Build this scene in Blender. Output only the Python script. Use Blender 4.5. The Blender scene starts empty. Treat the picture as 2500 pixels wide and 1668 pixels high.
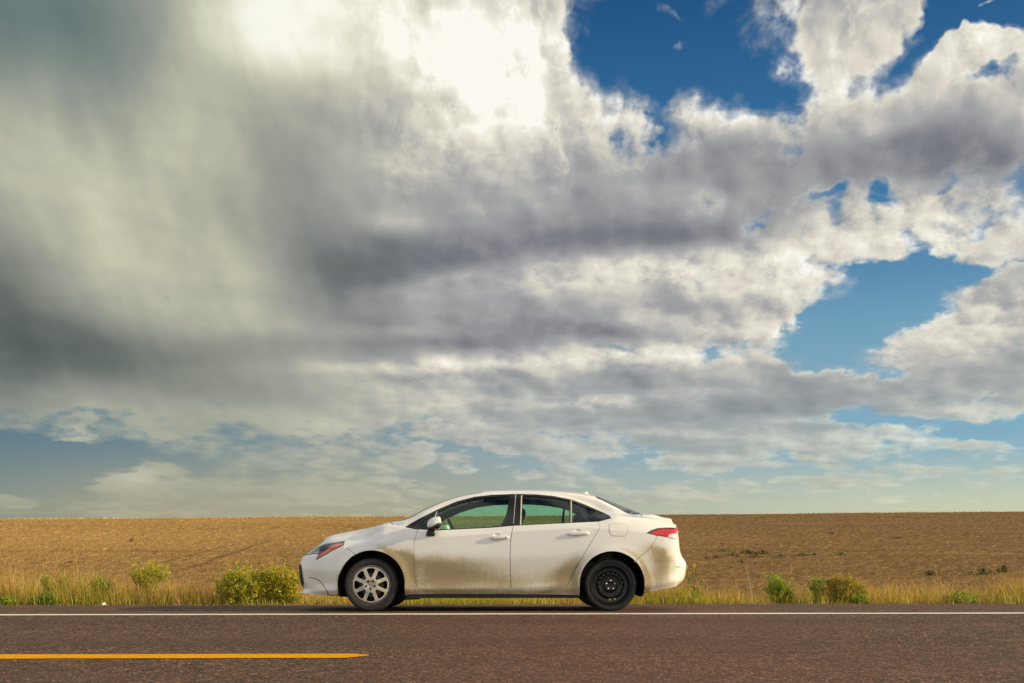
import bpy, bmesh, math, random
import numpy as np
from mathutils import Vector, Matrix, geometry
R = math.radians
rng = np.random.default_rng(7)
random.seed(7)
scene = bpy.context.scene
COL = scene.collection

# ------------------------------------------------------------------ camera
F_PX, CX, HY, CAM_Y, CAM_Z = 2376.0, 1250.0, 1285.5, -11.0, 0.946   # measured on the 2500 px photograph
cam_data = bpy.data.cameras.new('camera')
cam_data.sensor_width = 36.0
cam_data.lens = 36.0 * F_PX / 2500.0
cam_data.shift_y = (HY - 834.0) / 2500.0
cam_data.clip_start = 0.1
cam_data.clip_end = 20000.0
cam = bpy.data.objects.new('camera', cam_data)
cam.location = (0, CAM_Y, CAM_Z)
cam.rotation_euler = (R(90), 0, 0)
COL.objects.link(cam)
scene.camera = cam

# ------------------------------------------------------------------ light
SUN_EL, SUN_AZ = R(18.5), R(96.5)          # azimuth clockwise from +Y (away from the camera)
SKY_STRENGTH = 0.10
sun_data = bpy.data.lights.new('sun', 'SUN')
sun_data.energy = 5.0
sun_data.angle = R(0.55)
sun_data.color = (1.0, 0.80, 0.48)
sun = bpy.data.objects.new('sun', sun_data)
sd = Vector((math.cos(SUN_EL) * math.sin(SUN_AZ), math.cos(SUN_EL) * math.cos(SUN_AZ), math.sin(SUN_EL)))
sun.rotation_euler = sd.to_track_quat('Z', 'Y').to_euler()
sun.location = (30, -10, 30)
COL.objects.link(sun)
scene.view_settings.view_transform = 'Standard'
scene.view_settings.look = 'None'
scene.view_settings.exposure = 0.06
scene.view_settings.gamma = 1.0
scene.view_settings.use_curve_mapping = False

# ------------------------------------------------------------------ node expression helper
class G:
    """Builds node trees from arithmetic."""
    def __init__(self, nt): self.nt = nt; self.n = nt.nodes; self.l = nt.links
    def new(self, t, **kw):
        nd = self.n.new(t)
        for k, v in kw.items(): setattr(nd, k, v)
        return nd
    def put(self, sock, v):
        if isinstance(v, E): v = v.s
        if isinstance(v, bpy.types.NodeSocket): self.l.new(v, sock)
        elif v is not None:
            if hasattr(sock.default_value, '__len__') and not hasattr(v, '__len__'): v = (v,) * len(sock.default_value)
            if hasattr(sock.default_value, '__len__') and len(sock.default_value) == 4 and len(v) == 3: v = (*v, 1.0)
            sock.default_value = v
    def m(self, op, a, b=None, c=None, clamp=False):
        nd = self.new('ShaderNodeMath', operation=op, use_clamp=clamp)
        for i, v in enumerate((a, b, c)):
            if v is not None: self.put(nd.inputs[i], v)
        return E(self, nd.outputs[0])
    def vm(self, op, a, b=None, scale=None):
        nd = self.new('ShaderNodeVectorMath', operation=op)
        self.put(nd.inputs[0], a)
        if b is not None: self.put(nd.inputs[1], b)
        if scale is not None: self.put(nd.inputs['Scale'], scale)
        return E(self, nd.outputs['Value'] if op in ('LENGTH', 'DOT_PRODUCT', 'DISTANCE') else nd.outputs[0])
    def xyz(self, v):
        nd = self.new('ShaderNodeSeparateXYZ'); self.put(nd.inputs[0], v)
        return [E(self, o) for o in nd.outputs]
    def vec(self, x, y, z=0.0):
        nd = self.new('ShaderNodeCombineXYZ')
        for i, v in enumerate((x, y, z)): self.put(nd.inputs[i], v)
        return E(self, nd.outputs[0])
    def mapr(self, v, a, b, c=0.0, d=1.0, kind='SMOOTHSTEP'):
        nd = self.new('ShaderNodeMapRange', interpolation_type=kind, clamp=True)
        for i, k in enumerate((v, a, b, c, d)): self.put(nd.inputs[i], k)
        return E(self, nd.outputs[0])
    def noise(self, v, scale, detail=6.0, rough=0.55, lac=2.0, dist=0.0, out=0, dim='3D'):
        nd = self.new('ShaderNodeTexNoise', noise_dimensions=dim)
        if v is not None: self.put(nd.inputs['Vector'], v)
        nd.inputs['Scale'].default_value = scale; nd.inputs['Detail'].default_value = detail
        nd.inputs['Roughness'].default_value = rough; nd.inputs['Lacunarity'].default_value = lac
        nd.inputs['Distortion'].default_value = dist
        return E(self, nd.outputs[out])
    def voro(self, v, scale, detail=0.0, rough=0.5, feature='F1', smooth=None, out='Distance', rnd=1.0):
        nd = self.new('ShaderNodeTexVoronoi', feature=feature)
        if v is not None: self.put(nd.inputs['Vector'], v)
        nd.inputs['Scale'].default_value = scale
        if 'Detail' in nd.inputs: nd.inputs['Detail'].default_value = detail; nd.inputs['Roughness'].default_value = rough
        if smooth is not None: nd.inputs['Smoothness'].default_value = smooth
        nd.inputs['Randomness'].default_value = rnd
        return E(self, nd.outputs[out])
    def mix(self, f, a, b, blend='MIX'):
        nd = self.new('ShaderNodeMix', data_type='RGBA', blend_type=blend)
        self.put(nd.inputs[0], f); self.put(nd.inputs[6], a); self.put(nd.inputs[7], b)
        return E(self, nd.outputs[2])
    def ramp(self, f, stops, interp='LINEAR'):
        nd = self.new('ShaderNodeValToRGB'); cr = nd.color_ramp; cr.interpolation = interp
        while len(cr.elements) < len(stops): cr.elements.new(0.5)
        for e, (p, c) in zip(cr.elements, stops):
            e.position = p; e.color = (*c, 1.0) if len(c) == 3 else c
        self.put(nd.inputs[0], f)
        return E(self, nd.outputs[0])
    def blob(self, q, c, size, rot=0.0, w=1.0, acc=None, power=1):
        nd = self.new('ShaderNodeMapping', vector_type='TEXTURE')
        self.put(nd.inputs[0], q)
        nd.inputs['Location'].default_value = (c[0], c[1], 0)
        nd.inputs['Rotation'].default_value = (0, 0, rot)
        nd.inputs['Scale'].default_value = (size[0], size[1], 1)
        d = self.vm('DOT_PRODUCT', E(self, nd.outputs[0]), nd.outputs[0])
        if power == 2: d = d * d
        g = self.m('EXPONENT', d * -1.0)
        return self.m('MULTIPLY_ADD', g, w, 0.0 if acc is None else acc)
class E:
    def __init__(self, g, s): self.g = g; self.s = s
    def __add__(self, o): return self.g.m('ADD', self, o)
    __radd__ = __add__
    def __sub__(self, o): return self.g.m('SUBTRACT', self, o)
    def __rsub__(self, o): return self.g.m('SUBTRACT', o, self)
    def __mul__(self, o): return self.g.m('MULTIPLY', self, o)
    __rmul__ = __mul__
    def __truediv__(self, o): return self.g.m('DIVIDE', self, o)
    def __pow__(self, o): return self.g.m('POWER', self, o)

def lin(r, g, b):
    f = lambda c: c / 255 / 12.92 if c <= 10 else ((c / 255 + 0.055) / 1.055) ** 2.4
    return (f(r), f(g), f(b))

# ------------------------------------------------------------------ world: clear sky + procedural clouds
world = bpy.data.worlds.new('World'); scene.world = world; world.use_nodes = True
def build_sky():
    nt = world.node_tree; nt.nodes.clear(); g = G(nt)
    tc = g.new('ShaderNodeTexCoord'); d = E(g, tc.outputs['Generated'])
    x, y, z = g.xyz(d)
    az = g.m('ARCTAN2', x, y)
    el = g.m('ARCSINE', z)
    elp = g.m('MAXIMUM', el, 0.0)
    # clear air
    sky = g.new('ShaderNodeTexSky', sky_type='NISHITA', sun_disc=False)
    sky.sun_elevation = SUN_EL; sky.sun_rotation = SUN_AZ
    sky.altitude = 1400; sky.air_density = 1.0; sky.dust_density = 1.6; sky.ozone_density = 2.0
    clear = E(g, sky.outputs[0])
    S = 0.96 / SKY_STRENGTH             # cloud and air colours below are as they look at exposure 0
    # thin moist air low down: pale, yellow-green towards the sun side, grey-blue under the rain
    side = g.mapr(az, -0.55, 0.55, 0, 1, 'LINEAR')
    hz = g.ramp(side, [(0.0, lin(118, 134, 126)), (0.18, lin(164, 159, 134)), (0.42, lin(172, 170, 144)), (0.6, lin(182, 186, 166)), (0.8, lin(202, 206, 178)), (1.0, lin(208, 212, 176))])
    hi = g.ramp(side, [(0.0, lin(70, 104, 122)), (0.18, lin(98, 124, 134)), (0.35, lin(134, 148, 148)), (0.55, lin(136, 166, 182)), (0.8, lin(126, 172, 194)), (1.0, lin(124, 174, 198))])
    zen = g.ramp(g.mapr(el, 0.20, 0.50, 0, 1, 'LINEAR'), [(0.0, lin(98, 152, 184)), (0.35, lin(62, 122, 166)), (0.75, lin(36, 98, 148)), (1.0, lin(18, 80, 130))])
    air = g.mix(g.mapr(el, 0.005, 0.095), hz, hi)
    air = g.mix(g.mapr(el, 0.13, 0.25), air, zen)
    air = g.mix(0.15, air, g.vm('SCALE', clear, scale=SKY_STRENGTH * 0.9))
    # ---- cloud coordinates: angles of the view direction, warped
    lny = g.m('LOGARITHM', elp + 0.10, math.e) * 0.50
    base = g.vec(az, lny)
    w1 = g.noise(base, 5.0, 2, 0.5, out=1, dim='2D'); w2 = g.noise(base, 24.0, 3, 0.6, out=1, dim='2D')
    q = g.vm('ADD', g.vec(az, el), g.vm('MULTIPLY', g.vm('SUBTRACT', w1, (0.5, 0.5, 0.5)), (0.12, 0.08, 0)))
    q = g.vm('ADD', q, g.vm('MULTIPLY', g.vm('SUBTRACT', w2, (0.5, 0.5, 0.5)), (0.046, 0.034, 0)))
    qs = g.vm('ADD', g.vec(az, el), g.vm('MULTIPLY', g.vm('SUBTRACT', w1, (0.5, 0.5, 0.5)), (0.035, 0.03, 0)))
    def P(px, py):                      # photograph (2350 px wide) -> azimuth, elevation
        X = (px * 2500 / 2350 - CX) / F_PX; Z = (HY - py * 2500 / 2350) / F_PX
        return (math.atan(X), math.atan(Z / math.sqrt(1 + X * X)))
    K = 2500 / 2350 / F_PX
    def add(acc, lst, qq, boost=False):
        for i, (px, py, sx, sy, rot, w, *pw) in enumerate(lst):
            if i % 14 == 13: qq = g.vm('ADD', qq, g.vm('SCALE', (1e-5, 0, 0), scale=acc))   # keeps the evaluation order sequential
            if boost and py > 860 and w > 0: w *= 1.45
            acc = g.blob(qq, P(px, py), (sx * K, sy * K), R(rot), w, acc, pw[0] if pw else 1)
        return acc
    # ---- coverage
    east = g.mapr(az, -0.05, 0.22)
    cov = g.mapr(el, 0.06, 0.185, 0.36, 0.92) - east * g.mapr(el, 0.2, 0.34) * 0.10
    cov = cov + g.mapr(az, -0.10, -0.22) * g.mapr(el, 0.22, 0.32) * 0.45
    cov = add(cov, COVER, q, True)
    qs = g.vm('ADD', qs, g.vm('SCALE', (1e-5, 0, 0), scale=cov))
    sft = (0.014, 0.011, 0)
    n_big = g.noise(base, 13.0, 8, 0.60, lac=2.1, dim='2D')
    n_lo = g.noise(base, 9.0, 3, 0.45, dim='2D')
    n_lo2 = g.noise(g.vm('ADD', base, sft), 9.0, 3, 0.45, dim='2D')
    n_off = g.noise(g.vm('ADD', base, (0.007, 0.006, 0)), 13.0, 8, 0.60, lac=2.1, dim='2D')
    pv = g.vm('ADD', base, g.vm('SCALE', w2, scale=0.022))
    puff = g.m('POWER', g.voro(pv, 30.0, 1.5, 0.5), 1.6)
    puff2 = g.m('POWER', g.voro(g.vm('ADD', pv, (0.008, 0.007, 0)), 30.0, 1.5, 0.5), 1.6)
    rainy = g.mapr(az, -0.02, -0.24)        # soft, rain-veiled western half
    dens = cov + (n_big - 0.5) * (1.65 + east * 0.95) + (n_lo - 0.5) * 0.5 - (puff - 0.25) * 0.34
    soft = 0.26 + east * 0.12 + rainy * 0.18 + g.mapr(el, 0.16, 0.04) * 0.16
    alpha = g.mapr(dens, 0.5 - soft * 0.62, 0.5 + soft)
    wisp = g.noise(g.vm('MULTIPLY', base, (7.0, 16.0, 0)), 1.0, 6, 0.62, dist=0.6, dim='2D')
    veil = g.mapr(dens, -0.35, 0.5) * g.mapr(wisp, 0.38, 0.72) * 0.62
    alpha = alpha + (1.0 - alpha) * veil * g.mapr(el, 0.09, 0.19)
    # ---- brightness
    thick = g.mapr(dens, 0.5, 1.5)
    edge = g.mapr(dens, 1.05, 0.5)
    crisp = 1.0 - rainy * 0.85
    bri = add(0.615 - thick * 0.05 + rainy * 0.04, BRIGHT, qs)
    lit = g.mapr(bri, 0.40, 0.85, 0.22, 1.0)
    bri = bri + (n_lo - n_lo2) * 1.0 * (1.0 - rainy * 0.75) * g.mapr(bri, 0.3, 0.7, 0.6, 1.0)
    bri = bri + ((n_big - n_off) * 0.55 + (puff2 - puff) * 0.42) * (lit * 0.55 + edge * 0.45) * crisp
    gr = g.mapr(n_big - n_off, -0.006, 0.020)
    for lv in (0.40, 0.50, 0.60):           # sunlit rims where one billow stands in front of the next
        bri = bri + g.mapr(n_big, lv, lv + 0.018) * g.mapr(n_big, lv + 0.12, lv + 0.02) * gr * crisp * lit * 0.09
    streak = g.noise(g.vec(az * 16.0 + el * 6.0, el * 2.4), 1.6, 3, 0.5, dim='2D')
    bri = bri + (streak - 0.5) * rainy * 0.12 + (n_lo - 0.5) * 0.12 + edge * crisp * 0.12
    colR = g.ramp(bri, [(0.0, lin(84, 88, 94)), (0.25, lin(124, 126, 134)), (0.5, lin(168, 169, 169)), (0.72, lin(216, 211, 198)), (0.90, lin(238, 234, 220)), (1.0, lin(252, 249, 240))])
    colL = g.ramp(bri, [(0.0, lin(58, 68, 68)), (0.25, lin(106, 113, 108)), (0.5, lin(156, 158, 146)), (0.72, lin(200, 199, 174)), (0.88, lin(232, 230, 206)), (1.0, lin(252, 250, 238))])
    cloud = g.mix(g.mapr(az, 0.0, -0.32), colR, colL)
    # distance: low clouds sink into the pale air
    corner = g.blob(qs, P(0, 0), (330 * K, 190 * K), 0, 0.55, None)
    cloud = g.mix(corner, cloud, lin(92, 122, 126))
    cloud = g.mix(g.mapr(el, 0.19, 0.015, 0.0, 0.66), cloud, g.mix(0.35, air, g.ramp(side, [(0, lin(165, 155, 126)), (0.5, lin(188, 182, 150)), (1.0, lin(224, 222, 172))])))
    col = g.mix(alpha, air, cloud)
    # behind and beside the photographer: unseen broken sky, overhead too, brightened as fill light
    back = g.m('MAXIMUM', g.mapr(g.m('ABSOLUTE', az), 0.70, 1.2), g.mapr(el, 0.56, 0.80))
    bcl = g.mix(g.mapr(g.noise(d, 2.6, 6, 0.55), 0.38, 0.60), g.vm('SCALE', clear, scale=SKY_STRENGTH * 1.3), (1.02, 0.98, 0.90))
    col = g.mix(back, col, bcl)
    col = g.mix(g.mapr(el, 0.0, -0.02), col, lin(120, 100, 70))
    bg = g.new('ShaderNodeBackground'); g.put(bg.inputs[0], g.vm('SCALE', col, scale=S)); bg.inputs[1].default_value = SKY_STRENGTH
    out = g.new('ShaderNodeOutputWorld'); g.l.new(bg.outputs[0], out.inputs[0])
    world.cycles.sampling_method = 'MANUAL'; world.cycles.sample_map_resolution = 256
# (x, y, half-width, half-height, tilt, weight[, 2 = flat-topped]) in photograph pixels, 2350 wide
COVER = [
    # blue openings
    (1510, 115, 190, 120, 0, -1.15, 2), (1420, 40, 110, 100, 0, -0.5), (1660, 190, 120, 45, 12, -0.6), (1450, 215, 90, 40, 0, -0.45),
    (2250, 10, 180, 62, -5, -1.3, 2), (2155, 75, 60, 62, 0, -0.75), (2280, 222, 85, 26, 15, -1.0), (2065, 165, 85, 40, 30, -0.95), (1760, 190, 70, 32, 25, -0.85), (2340, 60, 40, 80, 0, -0.5),
    (1985, 705, 205, 86, 30, -1.2, 2), (2120, 640, 60, 50, 20, -0.4), (2120, 600, 70, 30, 20, -0.5), (1890, 805, 120, 50, 10, -0.8), (2040, 810, 110, 34, 20, -0.4), (2310, 480, 60, 34, 30, -0.5),
    (1830, 482, 70, 14, 5, -0.75), (1985, 472, 45, 22, 25, -0.75), (2060, 545, 50, 20, -10, -0.5),
    (1290, 305, 14, 22, 0, -0.6), (1290, 365, 10, 22, -15, -0.5),
    (1950, 930, 100, 20, 5, -0.4), (2300, 575, 60, 12, 15, -0.3),
    (1513, 82, 20, 13, -20, 1.0), (1526, 128, 24, 9, 10, 0.95), (2290, 28, 40, 12, -8, 1.5), (1400, 45, 60, 40, 0, 0.18),
    # cloud masses
    (970, 15, 80, 50, 0, 0.6),     (1180, 110, 150, 170, 0, 0.8, 2), (1890, 60, 150, 78, 8, 0.85, 2), (1790, 120, 60, 45, -30, 0.45), (2050, 75, 55, 40, 0, 0.5), (2245, 130, 84, 52, -10, 1.05, 2), (2130, 190, 70, 24, -30, 0.45),
    (1900, 270, 330, 50, 6, 0.42), (2200, 330, 200, 90, 12, 0.6), (1950, 400, 300, 60, 0, 0.5),
    (600, 400, 600, 430, 0, 0.6, 2), (1300, 480, 450, 160, 5, 0.45), (1600, 640, 320, 70, 8, 0.4),
    (1500, 740, 300, 55, 0, 0.45), (2280, 680, 130, 75, 20, 0.55), (2250, 830, 150, 70, -10, 0.75), (2170, 540, 110, 35, -8, 0.45),
    (1500, 880, 420, 45, 2, 0.62), (1950, 900, 160, 40, 0, 0.55), (900, 850, 420, 50, -3, 0.55), (1000, 930, 260, 50, 0, 0.42),
    (1650, 955, 260, 36, 0, 0.62), (2150, 935, 130, 30, -10, 0.55), (1550, 1010, 220, 22, 0, 0.50), (1850, 1010, 110, 30, -5, 0.5), (2080, 1020, 90, 24, -8, 0.42),
    (2010, 915, 170, 30, -4, 0.18), (2200, 915, 120, 30, -8, 0.22), (1350, 980, 200, 30, 0, 0.3), (1750, 1000, 240, 30, 0, 0.25), (2100, 985, 110, 24, -8, 0.2), (1960, 855, 130, 20, 0, -0.30), (2260, 985, 150, 44, 0, -0.45), (1960, 965, 90, 16, 0, -0.3),
    (1500, 1052, 280, 20, 0, 0.50), (1900, 1057, 180, 18, -4, 0.50), (2050, 1120, 260, 14, 0, 0.22), (1500, 1120, 200, 12, 0, 0.22), (2270, 1040, 70, 14, 4, 0.46),
    (180, 800, 330, 110, 0, 0.7, 2), (450, 900, 260, 60, 0, 0.5), (90, 945, 170, 34, 12, 0.5),
    (150, 1000, 62, 15, 0, 0.66), (205, 1010, 22, 22, 0, 0.25), (600, 990, 260, 40, 0, 0.42), (760, 1010, 60, 40, 0, 0.3),
    (80, 1115, 110, 26, 0, 0.52), (310, 1115, 66, 34, 0, 0.66), (480, 1130, 220, 30, 0, 0.42), (800, 1140, 160, 30, 0, 0.36), (690, 1090, 200, 40, 0, 0.3),
    (1180, 990, 50, 14, 0, 0.48), (1120, 985, 30, 12, 0, 0.3), (1010, 1000, 50, 10, 0, 0.4), (1000, 1050, 110, 20, 0, 0.4), (1300, 1030, 60, 14, 0, 0.42), (1730, 1100, 60, 10, 0, 0.36), (1620, 1130, 120, 12, 0, 0.3), (1250, 1100, 140, 16, 0, 0.25), (2000, 1110, 220, 14, 0, 0.28),
    (220, 1050, 160, 50, 0, -0.35), (60, 1050, 120, 40, 0, -0.4),
]
BRIGHT = [
    (1300, 600, 1200, 500, 0, -0.02),
    # lit domes
    (800, 30, 330, 130, 0, 0.30, 2), (1170, 130, 170, 150, 0, 0.36, 2), (560, 60, 130, 90, 0, 0.20), (1000, 220, 260, 90, 0, 0.14),
    (940, 380, 120, 60, 20, 0.16), (1180, 290, 160, 70, 0, 0.10), (900, 510, 90, 24, 0, 0.18),
    (260, 400, 120, 260, 25, 0.12), (420, 300, 110, 160, 20, 0.16), (20, 300, 90, 120, 0, 0.04), (560, 640, 60, 160, -12, 0.05),
    (1870, 80, 170, 90, 0, 0.20), (2250, 110, 90, 55, 0, 0.18), (1420, 270, 120, 35, 0, 0.16), (1700, 260, 300, 50, 8, 0.16), (1990, 300, 110, 24, -5, 0.16), (2120, 250, 120, 40, 0, 0.12),
    (1650, 600, 330, 34, 3, 0.20), (1750, 640, 220, 50, 8, 0.12), (1420, 610, 130, 26, 8, 0.15), (2080, 500, 150, 70, 0, 0.16), (2200, 560, 140, 40, 0, 0.12),
    (1800, 750, 90, 70, 0, 0.20), (1560, 775, 160, 30, 0, 0.12), (1050, 838, 330, 16, 3, 0.24), (1500, 822, 160, 24, 0, 0.14), (2270, 740, 120, 60, 0, 0.18), (2250, 650, 140, 30, 0, 0.05),
    (1350, 925, 100, 16, 0, 0.18), (1850, 960, 120, 16, 0, 0.16), (2200, 940, 110, 26, -10, 0.2), (1560, 995, 200, 16, 0, 0.12), (1020, 930, 60, 20, 0, 0.12), (2080, 1010, 110, 24, 0, 0.12), (1850, 1020, 110, 20, 0, 0.12),
    (1000, 640, 130, 18, 8, 0.12), (960, 755, 60, 14, 0, 0.12),
    (300, 1104, 60, 26, 0, 0.22), (165, 998, 55, 16, 0, 0.16), (60, 1098, 90, 16, 0, 0.10), (740, 1000, 60, 30, 0, 0.10), (1560, 1046, 200, 8, 0, 0.14), (1900, 1050, 120, 8, 0, 0.16),
    # shaded bases
    (30, 30, 240, 110, 10, -0.32), (260, 190, 120, 140, 55, -0.16), (480, 390, 130, 120, 55, -0.10), (720, 330, 110, 130, 20, -0.12),
    (10, 730, 150, 130, 0, -0.27), (160, 790, 220, 80, 0, -0.16), (0, 560, 90, 120, 0, -0.12), (200, 840, 300, 70, 0, -0.14), (480, 830, 200, 70, 0, -0.12), (560, 920, 200, 40, 0, -0.10), (0, 900, 90, 40, 0, -0.1),
    (800, 560, 220, 130, 0, -0.22), (820, 640, 180, 50, 10, -0.18), (1180, 560, 330, 60, 4, -0.22), (1550, 525, 280, 36, 3, -0.26), (1400, 470, 330, 50, 0, -0.10),
    (1000, 780, 330, 30, 4, -0.26), (880, 730, 200, 30, 0, -0.18), (1450, 765, 240, 26, -6, -0.26), (1300, 700, 300, 26, 0, -0.14), (1650, 690, 180, 24, -6, -0.10),
    (2200, 330, 210, 60, -22, -0.28), (1950, 360, 230, 50, 0, -0.18), (1650, 330, 200, 40, 0, -0.12), (1500, 370, 260, 60, 0, -0.10), (2000, 420, 200, 30, 0, -0.16),
    (1450, 880, 300, 26, 0, -0.10), (1650, 945, 170, 34, 0, -0.22), (1880, 830, 150, 24, 0, -0.16), (1900, 900, 170, 30, 0, -0.10), (1780, 880, 100, 20, -10, -0.10), (2250, 840, 150, 40, 0, -0.14), (2300, 630, 90, 24, 0, -0.12),
    (1600, 1000, 330, 60, 0, -0.05), (1550, 1030, 200, 14, 0, -0.08), (1950, 955, 140, 22, 0, -0.2), (1250, 960, 150, 24, 0, -0.14), (2080, 930, 90, 24, 0, -0.1),
]
build_sky()

scene.cycles.use_adaptive_sampling = True
scene.cycles.adaptive_threshold = 0.01
scene.cycles.adaptive_min_samples = 12
scene.cycles.use_denoising = True
scene.cycles.denoising_prefilter = 'NONE'

# ------------------------------------------------------------------ small helpers
def tag(o, label=None, cat=None, group=None, kind=None):
    if label: o['label'] = label
    if cat: o['category'] = cat
    if group: o['group'] = group
    if kind: o['kind'] = kind
    return o
def link(name, me, mat=None, parent=None):
    o = bpy.data.objects.new(name, me); COL.objects.link(o)
    if mat is not None and not me.materials: me.materials.append(mat)
    if parent is not None: o.parent = parent
    return o
def empty(name, loc=(0, 0, 0), rot=(0, 0, 0)):
    o = bpy.data.objects.new(name, None); COL.objects.link(o); o.location = loc; o.rotation_euler = rot
    o.empty_display_size = 0.1
    return o
def mesh_np(name, verts, faces, smooth=False):
    """verts (n,3), faces: list of arrays (m,k), one array per face size."""
    me = bpy.data.meshes.new(name)
    verts = np.asarray(verts, np.float32)
    me.vertices.add(len(verts)); me.vertices.foreach_set('co', verts.ravel())
    tot = [np.asarray(f, np.int32) for f in faces if len(f)]
    loops = np.concatenate([f.ravel() for f in tot]); sizes = np.concatenate([np.full(len(f), f.shape[1], np.int32) for f in tot])
    starts = np.concatenate([[0], np.cumsum(sizes)[:-1]]).astype(np.int32)
    me.loops.add(len(loops)); me.loops.foreach_set('vertex_index', loops)
    me.polygons.add(len(sizes)); me.polygons.foreach_set('loop_start', starts)
    me.polygons.foreach_set('use_smooth', np.full(len(sizes), smooth, bool))
    me.update(calc_edges=True); me.validate()
    return me
def paint_attr(me, cols, name='tint'):
    a = me.color_attributes.new(name, 'FLOAT_COLOR', 'POINT')
    c = np.ones((len(cols), 4), np.float32); c[:, :3] = cols
    a.data.foreach_set('color', c.ravel())
def new_mat(name):
    m = bpy.data.materials.new(name); m.use_nodes = True
    nt = m.node_tree; nt.nodes.clear(); g = G(nt)
    out = g.new('ShaderNodeOutputMaterial')
    return m, g, out
def pbsdf(g, out, color=(0.5, 0.5, 0.5), rough=0.5, bump=None, **kw):
    b = g.new('ShaderNodeBsdfPrincipled')
    g.put(b.inputs['Base Color'], color); g.put(b.inputs['Roughness'], rough)
    for k, v in kw.items(): g.put(b.inputs[k.replace('_', ' ')], v)
    if bump is not None:
        h, st, di = bump
        bn = g.new('ShaderNodeBump'); g.put(bn.inputs['Height'], h); bn.inputs['Strength'].default_value = st; bn.inputs['Distance'].default_value = di
        g.l.new(bn.outputs[0], b.inputs['Normal'])
    g.l.new(b.outputs[0], out.inputs[0])
    return b
def flat_mat(name, color, rough=0.5, metal=0.0, var=0.12, scale=30.0, **kw):
    m, g, out = new_mat(name)
    tc = g.new('ShaderNodeTexCoord')
    n = g.noise(tc.outputs['Object'], scale, 4, 0.6)
    c = g.mix(n, tuple(c * (1 - var) for c in color), tuple(min(1, c * (1 + var)) for c in color))
    pbsdf(g, out, c, g.mapr(n, 0.2, 0.8, rough * 0.9, min(1, rough * 1.1), 'LINEAR'), Metallic=metal, **kw)
    return m
def object_co(g):
    return E(g, g.new('ShaderNodeTexCoord').outputs['Object'])

# ------------------------------------------------------------------ terrain
YAW = 0.019                                  # the road runs a touch away to the right
LINE_Y, EDGE_Y, YELLOW_Y = -0.5, 2.62, -3.88  # white line, pavement edge, centre line (at x = 0)
def sstep(a, b, x):
    t = np.clip((np.asarray(x, float) - a) / (b - a), 0, 1); return t * t * (3 - 2 * t)
def pave_z(x, y):
    yy = np.asarray(y, float) - YAW * np.asarray(x, float)
    return np.where(yy < LINE_Y, 0.0, np.where(yy < 0, -0.03 * (yy - LINE_Y), -0.015 - 0.05 * yy))
class Noise2:
    def __init__(self, seed): self.r = np.random.default_rng(seed); self.t = self.r.random((256, 256))
    def __call__(self, x, y):
        x = np.asarray(x, float) + 512; y = np.asarray(y, float) + 512
        i = np.floor(x).astype(int); j = np.floor(y).astype(int); a = x - i; b = y - j
        a = a * a * (3 - 2 * a); b = b * b * (3 - 2 * b); T = lambda p, q: self.t[p % 256, q % 256]
        return (T(i, j) * (1 - a) + T(i + 1, j) * a) * (1 - b) + (T(i, j + 1) * (1 - a) + T(i + 1, j + 1) * a) * b - 0.5
N1, N2, N3 = Noise2(1), Noise2(2), Noise2(3)
def ground_z(x, y):
    x = np.asarray(x, float); y = np.asarray(y, float)
    yy = y - YAW * x
    z = np.where(yy < 2.4, -0.32, -0.17 - 0.10 * sstep(2.4, 4.2, yy) - 0.16 * sstep(4.0, 8, yy))
    k = np.clip((y - 9) / 176.0, 0, 1)
    z = z + 3.22 * np.sin(k * math.pi / 2) ** 1.15
    z = z + 0.0088 * x * sstep(20, 185, y) * np.where(np.abs(x) < 400, 1, 0)
    z = z - 0.00022 * np.maximum(y - 186, 0) ** 2 * (y < 400) - 10.1 * (y >= 400)
    amp = sstep(3, 9, yy)
    z = z + amp * (0.30 * N1(x / 28, y / 17) * sstep(12, 60, y) + 0.06 * N2(x / 5, y / 2.2) + 0.03 * N3(x / 0.8, y / 0.45) * (y < 60))
    return z
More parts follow.
